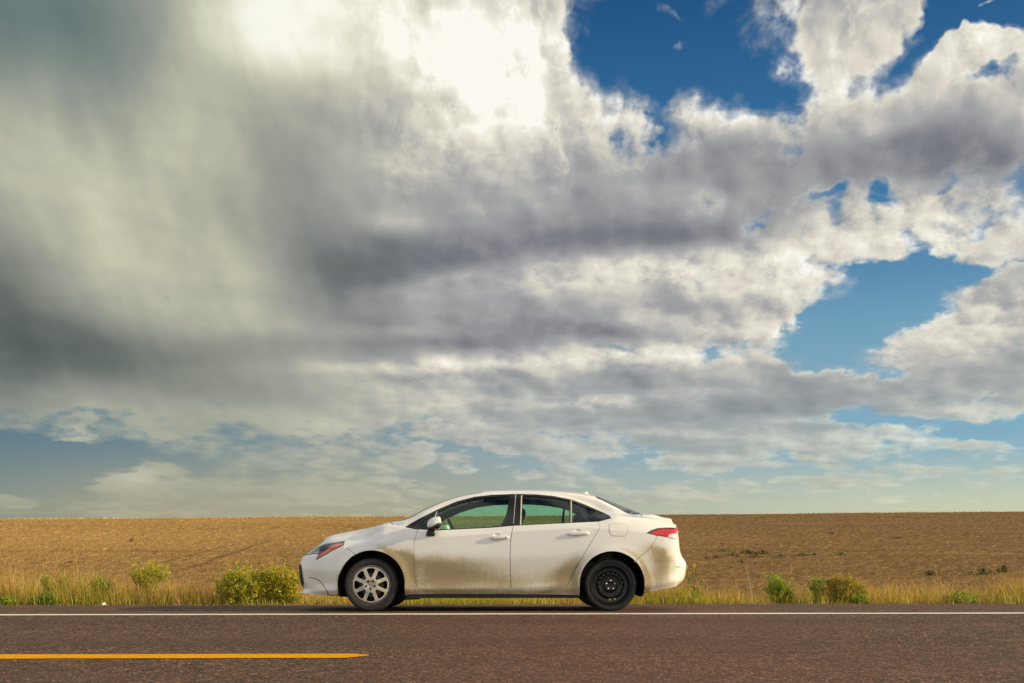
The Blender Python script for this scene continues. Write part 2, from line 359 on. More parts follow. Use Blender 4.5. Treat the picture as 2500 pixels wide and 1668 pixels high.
def build_ground():
    ys = np.concatenate([np.linspace(-120, -2, 12), np.arange(0, 2.3, 0.6), np.arange(2.3, 16, 0.16), np.geomspace(16, 200, 170), np.geomspace(205, 4000, 40)])
    xs = np.concatenate([-np.geomspace(40, 3000, 22)[::-1], np.arange(-39.5, 39.6, 0.42), np.geomspace(40, 3000, 22)])
    X, Y = np.meshgrid(xs, ys)
    Z = ground_z(X, Y)
    V = np.stack([X, Y, Z], -1).reshape(-1, 3); ny, nx = X.shape
    i = np.arange(ny * nx).reshape(ny, nx)
    F = np.stack([i[:-1, :-1], i[:-1, 1:], i[1:, 1:], i[1:, :-1]], -1).reshape(-1, 4)
    m, g, out = new_mat('stubble_field_soil')
    p = object_co(g); x, y, z = g.xyz(p)
    big = g.noise(g.vm('MULTIPLY', p, (0.02, 0.05, 0)), 1.0, 4, 0.5)
    rows = g.noise(g.vm('MULTIPLY', p, (0.35, 3.2, 0.3)), 1.0, 5, 0.65)
    fine = g.noise(g.vm('MULTIPLY', p, (5.0, 16.0, 1.0)), 1.0, 4, 0.7)
    grit = g.noise(p, 38.0, 3, 0.7)
    soil = g.mix(g.mapr(rows, 0.35, 0.65), (0.175, 0.095, 0.040), (0.330, 0.190, 0.076))
    soil = g.mix(g.mapr(fine, 0.48, 0.70), soil, (0.56, 0.35, 0.13))
    soil = g.mix(g.mapr(grit, 0.56, 0.40, 0, 0.45), soil, (0.085, 0.050, 0.028))
    # more standing straw to the west, barer and darker ground to the east
    west = g.mapr(x + (big - 0.5) * 60.0, 14.0, -30.0)
    soil = g.mix(west * 0.70, soil, g.mix(g.mapr(fine, 0.3, 0.7), (0.46, 0.285, 0.095), (0.68, 0.46, 0.165)))
    bands = g.noise(g.vm('MULTIPLY', p, (0.012, 0.30, 0)), 1.0, 5, 0.6)
    soil = g.mix(g.mapr(bands, 0.42, 0.30, 0, 0.55), soil, (0.17, 0.092, 0.040)); soil = g.mix(g.mapr(bands, 0.54, 0.68, 0, 0.45), soil, (0.58, 0.36, 0.13))
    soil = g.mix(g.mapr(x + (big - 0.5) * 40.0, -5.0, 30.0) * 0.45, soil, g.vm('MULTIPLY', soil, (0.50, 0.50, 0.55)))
    # drill rows and a pair of wheel tracks pressed into the stubble
    wob = (g.noise(p, 0.12, 2, 0.5) - 0.5) * 0.7
    def track(x0, y0, x1, y1, w, strength, c):
        L = math.hypot(x1 - x0, y1 - y0); nx_, ny_ = -(y1 - y0) / L, (x1 - x0) / L
        d = g.m('ABSOLUTE', (x - x0) * nx_ + (y - y0) * ny_ + wob * 0.5)
        al = ((x - x0) * (x1 - x0) + (y - y0) * (y1 - y0)) * (1.0 / L)
        return g.mix(g.mapr(d, w, w * 0.35) * g.mapr(al, -2.0, 2.0) * g.mapr(al, L + 10, L - 10) * strength, c, (0.120, 0.068, 0.034))
    for t_ in TRACKS: soil = track(*t_, soil)
    soil = g.vm('MULTIPLY', soil, (0.84, 0.775, 0.61))
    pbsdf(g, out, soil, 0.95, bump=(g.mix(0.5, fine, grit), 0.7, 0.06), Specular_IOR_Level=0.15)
    o = link('ground', mesh_np('ground', V, [F], True), m); tag(o, kind='structure')
def px_ground(px, py):
    """photograph pixel -> point on the field."""
    d = 12.0
    for _ in range(4000):
        x = (px - CX) * d / F_PX; y = CAM_Y + d
        z = CAM_Z + (HY - py) * d / F_PX
        if ground_z(x, y) >= z: break
        d *= 1.004
    return x, y
TRACKS = []
for (a, b, c, d, w, s) in [(385, 1378, 560, 1330, 0.35, 0.8), (415, 1400, 660, 1318, 0.40, 0.9), (0, 1341, 90, 1328, 0.5, 0.6), (100, 1372, 380, 1352, 0.25, 0.45), (430, 1376, 640, 1376, 0.12, 0.4), (150, 1390, 420, 1376, 0.12, 0.35),
                           (1700, 1268, 2010, 1292, 0.9, 0.5), (1760, 1268, 2120, 1286, 0.9, 0.35), (420, 1300, 740, 1276, 0.8, 0.4), (600, 1400, 900, 1372, 0.10, 0.4)]:
    p0, p1 = px_ground(a, b), px_ground(c, d); TRACKS.append((*p0, *p1, w * 0.42, min(1, s * 0.8)))
build_ground()

def road_mesh(name, y0, y1, dz, step=0.25, x0=-160, x1=160, jag=0.0, ends=0.0):
    """A strip of the road surface between two offsets from the road axis."""
    xs = np.concatenate([np.linspace(x0, -14, 40), np.arange(-13.9, 14, 0.1), np.linspace(14, x1, 40)]) if x0 < -14 and x1 > 14 else np.concatenate([np.linspace(x0, -14, 40), np.arange(-13.9, x1 - .05, 0.1), [x1]])
    offs = np.unique(np.concatenate([[y0, y1], [v for v in (LINE_Y, 0.0) if y0 < v < y1], np.arange(y0, y1, 1.0)]))
    X, O = np.meshgrid(xs, offs)
    if jag:
        J = np.where(O == offs[-1], 1.0, 0) * (0.6 * N1(X * 1.3, 3.1) + 0.5 * N2(X * 5, 1.7) + 0.4 * N3(X * 14, 0.3)) * jag
        J -= np.where((O == offs[0]) & (jag < 0.03), 1.0, 0) * (0.6 * N1(X * 1.3, 9.1) + 0.5 * N2(X * 5, 4.7) + 0.4 * N3(X * 14, 6.3)) * jag
        O = O + J
    if x1 < 14:                                # the dash runs out in a worn point
        mid = (y0 + y1) / 2 + 0.03; O = mid + (O - mid) * np.clip((x1 - X) / 0.16 + 0.2 + 0.15 * N2(X * 9, 1.0), 0.15, 1)
    Y = O + YAW * X
    Z = np.where(O < LINE_Y, 0.0, np.where(O < 0, -0.03 * (O - LINE_Y), -0.015 - 0.05 * O)) + dz
    ny, nx = X.shape; i = np.arange(ny * nx).reshape(ny, nx)
    F = np.stack([i[:-1, :-1], i[:-1, 1:], i[1:, 1:], i[1:, :-1]], -1).reshape(-1, 4)
    return mesh_np(name, np.stack([X, Y, Z], -1).reshape(-1, 3), [F])
def asphalt_nodes(g, p):
    x, y, z = g.xyz(p)
    big = g.noise(g.vm('MULTIPLY', p, (0.35, 0.9, 0)), 1.0, 4, 0.6)
    med = g.noise(p, 9.0, 4, 0.6)
    cell = g.new('ShaderNodeTexVoronoi'); g.put(cell.inputs['Vector'], p); cell.inputs['Scale'].default_value = 62.0
    cr, cg_, cb = g.xyz(E(g, cell.outputs['Color']))
    stone = g.ramp(cr, [(0.0, (0.030, 0.024, 0.022)), (0.32, (0.138, 0.082, 0.064)), (0.60, (0.250, 0.138, 0.102)), (0.84, (0.38, 0.240, 0.172)), (0.95, (0.66, 0.50, 0.35)), (1.0, (0.9, 0.78, 0.60))])
    c2 = g.xyz(g.voro(p, 27.0, out='Color'))[0]
    stone = g.mix(g.mapr(c2, 0.62, 0.95, 0.0, 0.5), stone, (0.50, 0.36, 0.27)); stone = g.mix(g.mapr(c2, 0.34, 0.05, 0.0, 0.75), stone, (0.040, 0.032, 0.029))
    gap = g.mapr(E(g, cell.outputs['Distance']), 0.34, 0.66)
    c = g.mix(gap * 0.85, stone, (0.020, 0.017, 0.016))
    c = g.mix(g.mapr(med, 0.35, 0.7, 0.0, 0.35), c, (0.090, 0.058, 0.048))
    c = g.mix(g.mapr(big, 0.35, 0.65, 0.35, 0.0), c, (0.085, 0.062, 0.056))
    c = g.mix(g.mapr(g.noise(g.vm('MULTIPLY', p, (0.12, 2.2, 0)), 1.0, 3, 0.5), 0.42, 0.66, 0.0, 0.22), c, (0.16, 0.11, 0.09))
    # east of the crack the mat is redder, the old patch at the far right greyer
    c = g.mix(g.mapr(x, -1.5, 0.2) * g.mapr(x, 4.2, 1.2) * 0.25, c, (0.21, 0.10, 0.078))
    crack = g.m('ABSOLUTE', x - 0.12 + (g.noise(g.vm('MULTIPLY', p, (0, 3.5, 0)), 1.0, 5, 0.7) - 0.5) * 0.5)
    crack = g.mapr(crack, 0.016, 0.005) * g.mapr(y, -2.0, -1.2) * g.mapr(y, -0.4, -0.7)
    c = g.mix(crack * 0.8, c, (0.012, 0.010, 0.010))
    lane = g.m('ABSOLUTE', g.m('ABSOLUTE', y - YAW * x + 2.15) - 0.85)          # wheel paths polished dark by traffic
    c = g.mix(g.mapr(lane + (med - 0.5) * 0.25, 0.42, 0.10, 0.0, 0.26), c, (0.050, 0.040, 0.036))
    stain = g.noise(g.vm('MULTIPLY', p, (0.9, 1.6, 0)), 1.0, 5, 0.6)
    c = g.mix(g.mapr(stain, 0.60, 0.74, 0.0, 0.40), c, (0.045, 0.036, 0.033)); c = g.mix(g.mapr(stain, 0.40, 0.28, 0.0, 0.30), c, (0.30, 0.21, 0.165))
    seam = g.m('ABSOLUTE', y - YAW * x + 3.72 + (g.noise(g.vm('MULTIPLY', p, (2.5, 0, 0)), 1.0, 4, 0.7) - 0.5) * 0.16)
    c = g.mix(g.mapr(seam, 0.016, 0.005) * g.mapr(g.noise(g.vm('MULTIPLY', p, (0.8, 0, 0)), 1.0, 3, 0.6), 0.45, 0.55) * g.mapr(x, -1.4, -0.6) * 0.8, c, (0.015, 0.012, 0.012))
    c = g.vm('MULTIPLY', c, (0.80, 0.625, 0.46))
    h = g.mix(0.5, g.m('MULTIPLY', E(g, cell.outputs['Distance']), -1.0), g.noise(p, 140.0, 2, 0.6))
    return c, h
def build_road():
    m, g, out = new_mat('red_brown_asphalt')
    p = object_co(g); c, h = asphalt_nodes(g, p)
    pbsdf(g, out, c, 0.86, bump=(h, 0.75, 0.012), Specular_IOR_Level=0.3)
    tag(link('road', road_mesh('road', -26, EDGE_Y, 0.0, jag=0.17), m), kind='structure')
    for name, col, y0, y1, x1, worn in (('white_edge_line', (0.80, 0.77, 0.66), LINE_Y - 0.085, LINE_Y + 0.085, 160, 0.555), ('yellow_centre_line', (0.80, 0.36, 0.001), YELLOW_Y - 0.115, YELLOW_Y + 0.115, -1.05, 0.57)):
        m, g, out = new_mat(name); p = object_co(g); c, h = asphalt_nodes(g, p)
        w = g.noise(p, 34.0, 6, 0.75); w2 = g.noise(g.vm('MULTIPLY', p, (1.2, 14, 1)), 1.0, 4, 0.6)
        wear = g.mapr(w * 0.7 + w2 * 0.3, worn, worn + 0.06)
        colv = g.mix(g.mapr(w2, 0.35, 0.7), tuple(k * 0.82 for k in col), col)
        colv = g.mix(wear, colv, c)
        pbsdf(g, out, colv, 0.85, bump=(h, 0.5, 0.008), Specular_IOR_Level=0.08)
        tag(link(name, road_mesh(name, y0, y1, 0.004, x1=x1, jag=0.022), m), kind='structure')
build_road()

# ------------------------------------------------------------------ the car
CAR_Y = 0.87
CAR_ROLL = -math.atan(0.05)
CAR_M = Matrix.Translation((0, CAR_Y, -0.015 - 0.05 * CAR_Y)) @ Matrix.Rotation(0.010, 4, 'Z') @ Matrix.Rotation(CAR_ROLL, 4, 'X')
CAR_NP = np.array(CAR_M); CAR_IN = np.array(CAR_M.inverted())
def proj(p):
    w = np.asarray(p) @ CAR_NP[:3, :3].T + CAR_NP[:3, 3]; d = w[..., 1] - CAM_Y
    return np.stack([CX + F_PX * w[..., 0] / d, HY - F_PX * (w[..., 2] - CAM_Z) / d], -1)
def unproj(px, py, yl):
    """photograph pixel -> car coordinates on the plane y = yl."""
    x, z = 0.0, 0.7
    for _ in range(6):
        d = (CAR_NP[1, :3] @ np.array([x, yl, z]) + CAR_NP[1, 3]) - CAM_Y
        w = np.array([(px - CX) * d / F_PX, CAM_Y + d, CAM_Z + (HY - py) * d / F_PX, 1.0])
        l = CAR_IN @ w; x, z = l[0], l[2]
    return x, z
def zoomA(pts): return [(700 + a / 4.612, 1170 + b / 4.612) for a, b in pts]
def zoomB(pts): return [(1200 + a / 4.612, 1170 + b / 4.612) for a, b in pts]
T_SILH = zoomA([(215, 810), (290, 765), (400, 702), (500, 657), (620, 622), (750, 597), (900, 571), (1050, 545), (1130, 530), (1210, 512), (1290, 480), (1370, 440), (1500, 370), (1620, 310), (1750, 255), (1900, 205), (2050, 170), (2200, 145)]) + \
    zoomB([(0, 133), (250, 126), (500, 128), (750, 138), (950, 156), (1060, 178), (1170, 203), (1300, 246), (1450, 300), (1600, 366), (1700, 414), (1800, 436), (1900, 455), (2000, 480), (2060, 497), (2085, 512)])
T_BOT = zoomA([(135, 1275), (250, 1305), (490, 1310), (1330, 1310)]) + zoomB([(990, 1312), (1400, 1300), (1725, 1270), (1810, 1268), (1950, 1240), (2110, 1205), (2165, 1185)])
T_BELT = zoomA([(215, 818), (290, 775), (400, 735), (550, 705), (700, 688), (800, 668), (860, 652), (940, 616), (1020, 582), (1110, 540), (1200, 545), (1325, 540), (1450, 565), (1700, 575), (2306, 545)]) + \
    zoomB([(240, 523), (700, 500), (1190, 478), (1350, 446), (1500, 436), (1700, 450), (1800, 462), (1900, 480), (2000, 503), (2060, 518), (2085, 530)])
T_SHLD = zoomA([(148, 915), (300, 880), (500, 830), (700, 770), (930, 730), (1440, 668)]) + zoomB([(0, 606), (400, 578), (700, 562), (1100, 548), (1300, 560), (1740, 612), (2080, 650)])
T_WTOP = zoomA([(1325, 536), (1500, 440), (1700, 340), (1900, 255), (2100, 200), (2306, 175)]) + zoomB([(0, 178), (280, 165), (500, 172), (700, 190), (900, 230), (1050, 285), (1200, 350), (1320, 405), (1352, 436)])
T_CPIL = zoomB([(1100, 188), (1170, 206), (1300, 268), (1480, 350), (1600, 400), (1690, 424), (1800, 446), (1900, 466)])
def tr(T, px): T = np.array(T); return np.interp(px, T[:, 0], T[:, 1])
def zt(T, x, y, dpy=0.0):
    """height at which the curve T of the photograph passes over car position (x, y)."""
    z = 0.7
    for _ in range(8):
        px, py = proj((x, y, z)); z += (py - (tr(T, px) + dpy)) * (CAR_Y + y - CAM_Y) / F_PX
    return float(z)
STX = [-2.15, -1.95, -1.75, -1.60, -1.45, -1.22, -1.00, -0.75, -0.50, -0.20, 0.15, 0.50, 0.80, 1.00, 1.20, 1.40, 1.60, 1.76, 1.86]
WID = [.800, .845, .868, .877, .883, .887, .887, .886, .886, .886, .888, .890, .892, .890, .885, .876, .862, .842, .806]
Y5 = [.66, .70, .718, .738, .765, .802, .825, .828, .830, .830, .830, .830, .825, .815, .800, .770, .740, .715, .690]
Y6 = [.58, .60, .620, .650, .705, .780, .755, .700, .660, .625, .600, .600, .605, .620, .660, .690, .665, .650, .620]
Y7 = [.42, .44, .460, .510, .620, .730, .690, .635, .585, .550, .530, .530, .535, .545, .560, .575, .560, .530, .500]
NS = len(STX); U_LAST = NS + 5
XU = lambda x: 3 + np.interp(x, STX, np.arange(NS))           # station parameter at a given x on the sides
def build_rails():
    P = np.zeros((NS + 6, 9, 3))
    for j, x in enumerate(STX):
        W = WID[j]; u = j + 3
        z0 = zt(T_BOT, x, -W); z4 = zt(T_SHLD, x, -W); z5 = zt(T_BELT, x, -Y5[j])
        for k, (ins, f) in enumerate(((.050, 0.0), (.012, .13), (.020, .28), (0.0, .62), (.016, 1.0))):
            P[u, k] = (x, -(W - ins), z0 + f * (z4 - z0))
        P[u, 5] = (x, -Y5[j], z5)
        z8 = zt(T_SILH, x, 0.0, 3.0 if -1.3 < x < -0.45 else 0.0)
        if x < -1.3:
            z6 = z5 + .55 * (z8 - z5); z7 = z5 + .88 * (z8 - z5)
        else:
            z7 = zt(T_SILH, x, -Y7[j], 0.6 if x < -0.6 else 1.5) if x < 0.95 else zt(T_CPIL, x, -Y7[j]) if x < 1.55 else z5 + .85 * (z8 - z5)
            z6 = zt(T_WTOP, x, -Y6[j]) if -1.25 < x < 1.15 else z5 + .5 * (z7 - z5)
        P[u, 6] = (x, -Y6[j], z6); P[u, 7] = (x, -Y7[j], z7); P[u, 8] = (x, 0, z8)
    # nose: each rail wraps round the corner to the middle of the front
    zz = lambda py, y: unproj(740, py, y)[1]
    fx = {0: -2.485, 1: -2.455, 2: -2.490, 3: -2.500, 4: -2.485, 5: -2.425, 6: -2.385, 7: -2.31, 8: -2.32}
    fz = {0: zz(1447, -.4), 1: zz(1436, -.4), 2: zz(1415, -.4), 3: zz(1388, -.4), 4: zz(1368, -.4), 5: zz(1347, -.4)}
    for k in range(9):
        for u, (y, dx) in enumerate(((0, -.03), (-.40, 0), (-.655, .075))):
            x = fx[k] + dx
            if k <= 5:
                z = fz[k] + (P[3, k, 2] - fz[k]) * (0, 0.0, .25)[u]
                yy = y * (1, 1, 1.0)[u] if k < 5 else y * .93
                P[u, k] = (x + (0.02 * u if k == 5 else 0), yy, z)
            else:
                f = {6: .42, 7: .8, 8: 1.0}[k]
                a = P[u, 5]; x = a[0] + (.03, .05, .09)[u] * f * 1.3; y = a[1] * (1 - f)
                P[u, k] = (x, y, zt(T_SILH, max(x, -2.44), -.35, 0.5) if k == 8 else 0)
        if k == 8:
            for u in range(3):
                for kk, f in ((6, .55), (7, .88)): P[u, kk, 2] = P[u, 5, 2] + f * max(0.006, P[u, 8, 2] - P[u, 5, 2])
                P[u, 8, 2] = max(P[u, 8, 2], P[u, 5, 2] + .008)
    # tail
    rx = {0: 1.945, 1: 2.025, 2: 2.052, 3: 1.985, 4: 1.962, 5: 1.940, 6: 1.915, 7: 1.86, 8: 1.86}
    zr = lambda py: unproj(1665, py, -.42)[1]
    rz = {0: zr(1431), 1: zr(1413), 2: zr(1379), 3: zr(1352), 4: zr(1312), 5: zr(1284)}
    for k in range(9):
        for i, (y, dx, b) in enumerate(((-.66, -.050, .22), (-.40, 0, 0), (0, .035, 0))):
            u = NS + 3 + i; x = rx[k] + dx * (1.0 if k < 3 else 0.8)
            if k <= 5: P[u, k] = (x, y * (1 if k < 5 else .95), rz[k] + (P[NS + 2, k, 2] - rz[k]) * b)
            else:
                f = {6: .42, 7: .8, 8: 1.0}[k]; a = P[u, 5]
                P[u, k] = (a[0] - .05 * f, a[1] * (1 - f), a[2] + .012 * f)
    return P
RAILS = build_rails()
def pchip_tangents(V):
    """V: (n, m) values on integer knots -> limited tangents (rounded curve without overshoot)."""
    d = np.diff(V, axis=0); m = np.zeros_like(V)
    a, b = d[:-1], d[1:]
    cr = 0.5 * (a + b); lim = 2.2 * np.minimum(np.abs(a), np.abs(b))
    m[1:-1] = np.where(a * b > 0, np.sign(cr) * np.minimum(np.abs(cr), lim), 0)
    m[0], m[-1] = d[0], d[-1]
    return m
def _padded():
    # mirror across the centre plane at nose, tail and roof so the two halves meet smoothly
    mir = np.array([1, -1, 1])
    P = np.concatenate([RAILS[1:2] * mir, RAILS, RAILS[-2:-1] * mir], 0)
    return np.concatenate([P, P[:, 7:8] * mir], 1)
PAD = _padded()
TU = pchip_tangents(PAD.reshape(len(PAD), -1)).reshape(PAD.shape)
TUL, TUR = TU.copy(), TU.copy()                         # sharp upright crease at the rear corner of the bumper
_i = NS + 3; _k = np.array([.6, .85, .85, .7, .2, 0, 0, 0, 0, 0])[:, None]
TUL[_i] = TU[_i] * (1 - _k) + (PAD[_i] - PAD[_i - 1]) * _k; TUR[_i] = TU[_i] * (1 - _k) + (PAD[_i + 1] - PAD[_i]) * _k
WH_F = unproj(904.9, 1428, -.87); WH_R = unproj(1491.6, 1428.5, -.87)      # wheel centres (x, z)
AR_F = (unproj(906.6, 1425.9, -.87), 0.378); AR_R = (unproj(1494.5, 1425.9, -.87), 0.368)
def hermite(a, b, ma, mb, s):
    s2, s3 = s * s, s * s * s
    return (2 * s3 - 3 * s2 + 1) * a + (s3 - 2 * s2 + s) * ma + (-2 * s3 + 3 * s2) * b + (s3 - s2) * mb
def surf(u, t):
    """body surface, near half: station u (0 nose .. U_LAST tail), rail t (0 sill .. 8 centre line)."""
    u = np.clip(np.asarray(u, float), 0, U_LAST); t = np.clip(np.asarray(t, float), 0, 8)
    i = np.minimum(u.astype(int), U_LAST - 1); s = (u - i)[:, None, None]
    S = hermite(PAD[i + 1], PAD[i + 2], TUR[i + 1], TUL[i + 2], s)          # (n, 10, 3) cross-sections
    d = np.diff(S, axis=1); m = np.zeros_like(S)
    a, b = d[:, :-1], d[:, 1:]; cr = 0.5 * (a + b); lim = 2.2 * np.minimum(np.abs(a), np.abs(b))
    m[:, 1:-1] = np.where(a * b > 0, np.sign(cr) * np.minimum(np.abs(cr), lim), 0); m[:, 0] = d[:, 0]
    mL, mR = m, m.copy(); cr_ = np.where((S[:, 4, 1] < -.7) & (np.abs(S[:, 4, 0]) < 1.9), .75, 0.0)[:, None]
    mR[:, 4] = m[:, 4] * (1 - cr_) + d[:, 4] * cr_; mL = m.copy(); mL[:, 4] = m[:, 4] * (1 - cr_) + d[:, 3] * cr_      # the shoulder crease
    k = np.minimum(t.astype(int), 7); r = np.arange(len(u)); q = (t - k)[:, None]
    p = hermite(S[r, k], S[r, k + 1], mR[r, k], mL[r, k + 1], q)
    # lips round the wheel openings, hollow in the lower doors
    for (c, rad), wd in ((AR_F, .055), (AR_R, .060)):
        dist = np.hypot(p[:, 0] - c[0], p[:, 2] - c[1]) - rad
        p[:, 1] -= np.where((t < 4.6) & (p[:, 1] < -.5), .016 * np.exp(-(np.maximum(dist, 0) / wd) ** 2) * np.clip((p[:, 2] - .16) / .12, 0, 1) * np.clip((4.6 - t) * 2, 0, 1), 0)
    return p
def surf_n(u, t):
    e = 0.02
    u0, u1 = np.clip(u - e, 0, U_LAST), np.clip(u + e, 0, U_LAST); t0, t1 = np.clip(t - e, 0, 8), np.clip(t + e, 0, 8)
    n = np.cross(surf(u1, t) - surf(u0, t), surf(u, t1) - surf(u, t0))
    L = np.linalg.norm(n, axis=1, keepdims=True); bad = L[:, 0] < 1e-9
    n = n / np.maximum(L, 1e-9); n[bad] = (0, 0, 1)
    return n
# lookup photograph pixel -> (u, t) on the side that faces the camera
def _table():
    U, T = np.meshgrid(np.linspace(0.2, U_LAST - .2, 1300), np.linspace(0, 7.6, 460), indexing='ij')
    u, t = U.ravel(), T.ravel(); p = surf(u, t); n = surf_n(u, t)
    w = p @ CAR_NP[:3, :3].T + CAR_NP[:3, 3]; nn = n @ CAR_NP[:3, :3].T
    vis = np.einsum('ij,ij->i', nn, np.array([0, CAM_Y, CAM_Z]) - w) > 0
    q = proj(p); return u[vis], t[vis], q[vis]
TAB = _table()
def ut(px, py, tmin=0, tmax=8, umin=0, umax=99):
    u, t, q = TAB; m = (t >= tmin) & (t <= tmax) & (u >= umin) & (u <= umax)
    d = (q[m, 0] - px) ** 2 + (q[m, 1] - py) ** 2
    j = np.argsort(d)[:4]; w = 1 / (d[j] + 0.02)
    return (float((u[m][j] * w).sum() / w.sum()), float((t[m][j] * w).sum() / w.sum()))
def dense(pts, step, closed=False):
    pts = [np.asarray(p, float) for p in pts]; out = []
    seq = pts + [pts[0]] if closed else pts
    for a, b in zip(seq[:-1], seq[1:]):
        n = max(1, int(np.ceil(np.linalg.norm(b - a) / step)))
        out += [a + (b - a) * k / n for k in range(n)]
    if not closed: out.append(seq[-1])
    return out
def smooth_curve(pts, step=5.0):
    """Catmull-Rom through traced pixels."""
    p = np.array(pts, float); p = np.vstack([2 * p[0] - p[1], p, 2 * p[-1] - p[-2]]); out = []
    for i in range(1, len(p) - 2):
        n = max(1, int(np.linalg.norm(p[i + 1] - p[i]) / step))
        for k in range(n):
            s = k / n
            out.append(0.5 * ((2 * p[i]) + (p[i + 1] - p[i - 1]) * s + (2 * p[i - 1] - 5 * p[i] + 4 * p[i + 1] - p[i + 2]) * s * s + (3 * p[i] - p[i - 1] - 3 * p[i + 1] + p[i + 2]) * s ** 3))
    out.append(p[-2]); return [tuple(q) for q in out]
def pxl(pts, **k): return [ut(a, b, **k) for a, b in dense(pts, 3.0)]
def inset(poly, d):
    p = np.array(poly); n = len(p)
    if (np.roll(p, -1, 0)[:, 0] * p[:, 1] - p[:, 0] * np.roll(p, -1, 0)[:, 1]).sum() > 0: p = p[::-1]
    sc = np.array([.19, .15])                       # one unit of u and of t in metres, roughly
    e = (np.roll(p, -1, 0) - p) * sc; L = np.linalg.norm(e, axis=1, keepdims=True); keep = L[:, 0] > 1e-5
    p = p[keep]; e = (np.roll(p, -1, 0) - p) * sc; e /= np.maximum(np.linalg.norm(e, axis=1, keepdims=True), 1e-9)
    nr = np.stack([-e[:, 1], e[:, 0]], -1); nv = nr + np.roll(nr, 1, 0); nv /= np.maximum(np.linalg.norm(nv, axis=1, keepdims=True), .35)
    return p + nv * d / sc
def in_poly(pts, polys):
    c = np.zeros(len(pts), bool)
    for P in polys:
        a = np.asarray(P); b = np.roll(a, -1, 0)
        for (x0, y0), (x1, y1) in zip(a, b):
            if y0 == y1: continue
            k = ((y0 > pts[:, 1]) != (y1 > pts[:, 1])) & (pts[:, 0] < (x1 - x0) * (pts[:, 1] - y0) / (y1 - y0) + x0)
            c ^= k
    return c
def fill(polys, du, dt):
    """Triangulate a region of the parameter plane (first loop outside, others holes)."""
    A = np.concatenate([np.asarray(p) for p in polys]); sc = np.array([1 / du, 1 / dt])
    lo, hi = A.min(0), A.max(0)
    gu, gt = np.meshgrid(np.arange(lo[0] + du / 2, hi[0], du), np.arange(lo[1] + dt / 2, hi[1], dt)); gp = np.stack([gu.ravel(), gt.ravel()], -1)
    gp = gp[in_poly(gp, polys)]
    if len(gp):
        B = A * sc; g2 = gp * sc; keep = np.ones(len(gp), bool)
        for s in range(0, len(gp), 2000):
            dd = ((g2[s:s + 2000, None] - B[None]) ** 2).sum(-1).min(1); keep[s:s + 2000] = dd > .16
        gp = gp[keep]
    pts = np.concatenate([A, gp]); edges, o = [], 0
    for p in polys:
        n = len(p); edges += [(o + k, o + (k + 1) % n) for k in range(n)]; o += n
    r = geometry.delaunay_2d_cdt([Vector(q) for q in pts * sc], edges, [], 0, 1e-5)
    V = np.array([list(v) for v in r[0]]) / sc; F = np.array([list(f) for f in r[2]], int)
    c = V[F].mean(1); F = F[in_poly(c, polys)]
    a, b, c3 = V[F[:, 0]], V[F[:, 1]], V[F[:, 2]]
    flip = ((b - a)[:, 0] * (c3 - a)[:, 1] - (b - a)[:, 1] * (c3 - a)[:, 0]) < 0
    F[flip] = F[flip][:, ::-1]
    used, inv = np.unique(F, return_inverse=True)
    return V[used], inv.reshape(F.shape)
def boundary(F):
    e = np.concatenate([F[:, [0, 1]], F[:, [1, 2]], F[:, [2, 0]]]); s = set(map(tuple, e))
    return np.array([q for q in s if (q[1], q[0]) not in s])
def shell(polys, du=.12, dt=.13, off=0.0, lip=.012, S=surf, SN=surf_n):
    """Region of the body surface as a smooth sheet with its edges folded inwards.  -> verts, faces, normals"""
    V, F = fill(polys, du, dt); p = S(V[:, 0], V[:, 1]); n = SN(V[:, 0], V[:, 1])
    p = p + n * off
    if lip:
        b = boundary(F)
        if len(b):
            ids = np.unique(b); k = len(p); remap = {i: k + 2 * j for j, i in enumerate(ids)}
            mid = V.mean(0)
            top = p[ids]; q = p[ids] - n[ids] * lip
            P2 = np.stack([top, q], 1).reshape(-1, 3); N2_ = np.zeros_like(P2)
            for a_, b_ in b:
                d = p[b_] - p[a_]; w = np.cross(d, n[a_]); w /= np.linalg.norm(w) + 1e-9
                for i_ in (a_, b_): N2_[remap[i_] - k] += w; N2_[remap[i_] - k + 1] += w
            N2_ /= np.maximum(np.linalg.norm(N2_, axis=1, keepdims=True), 1e-9)
            Q = np.array([(remap[a_], remap[a_] + 1, remap[b_] + 1, remap[b_]) for a_, b_ in b])
            return np.concatenate([p, P2]), [F, Q], np.concatenate([n, N2_])
    return p, [F], n
def mesh_n(name, V, faces, N):
    me = mesh_np(name, V, faces, True)
    N = np.where(np.linalg.norm(N, axis=1, keepdims=True) < 1e-6, (0, 0, 1), N)
    try: me.normals_split_custom_set_from_vertices([tuple(x) for x in N])
    except Exception: pass
    return me
MIR = np.array([1.0, -1.0, 1.0])
def mirror(V, faces, N): return V * MIR, [f[:, ::-1] for f in faces], N * MIR
def join(*parts):
    V, N, fs, o = [], [], {}, 0
    for v, f, n in parts:
        V.append(v); N.append(n)
        for a in f: fs.setdefault(a.shape[1], []).append(a + o)
        o += len(v)
    return np.concatenate(V), [np.concatenate(x) for x in fs.values()], np.concatenate(N)

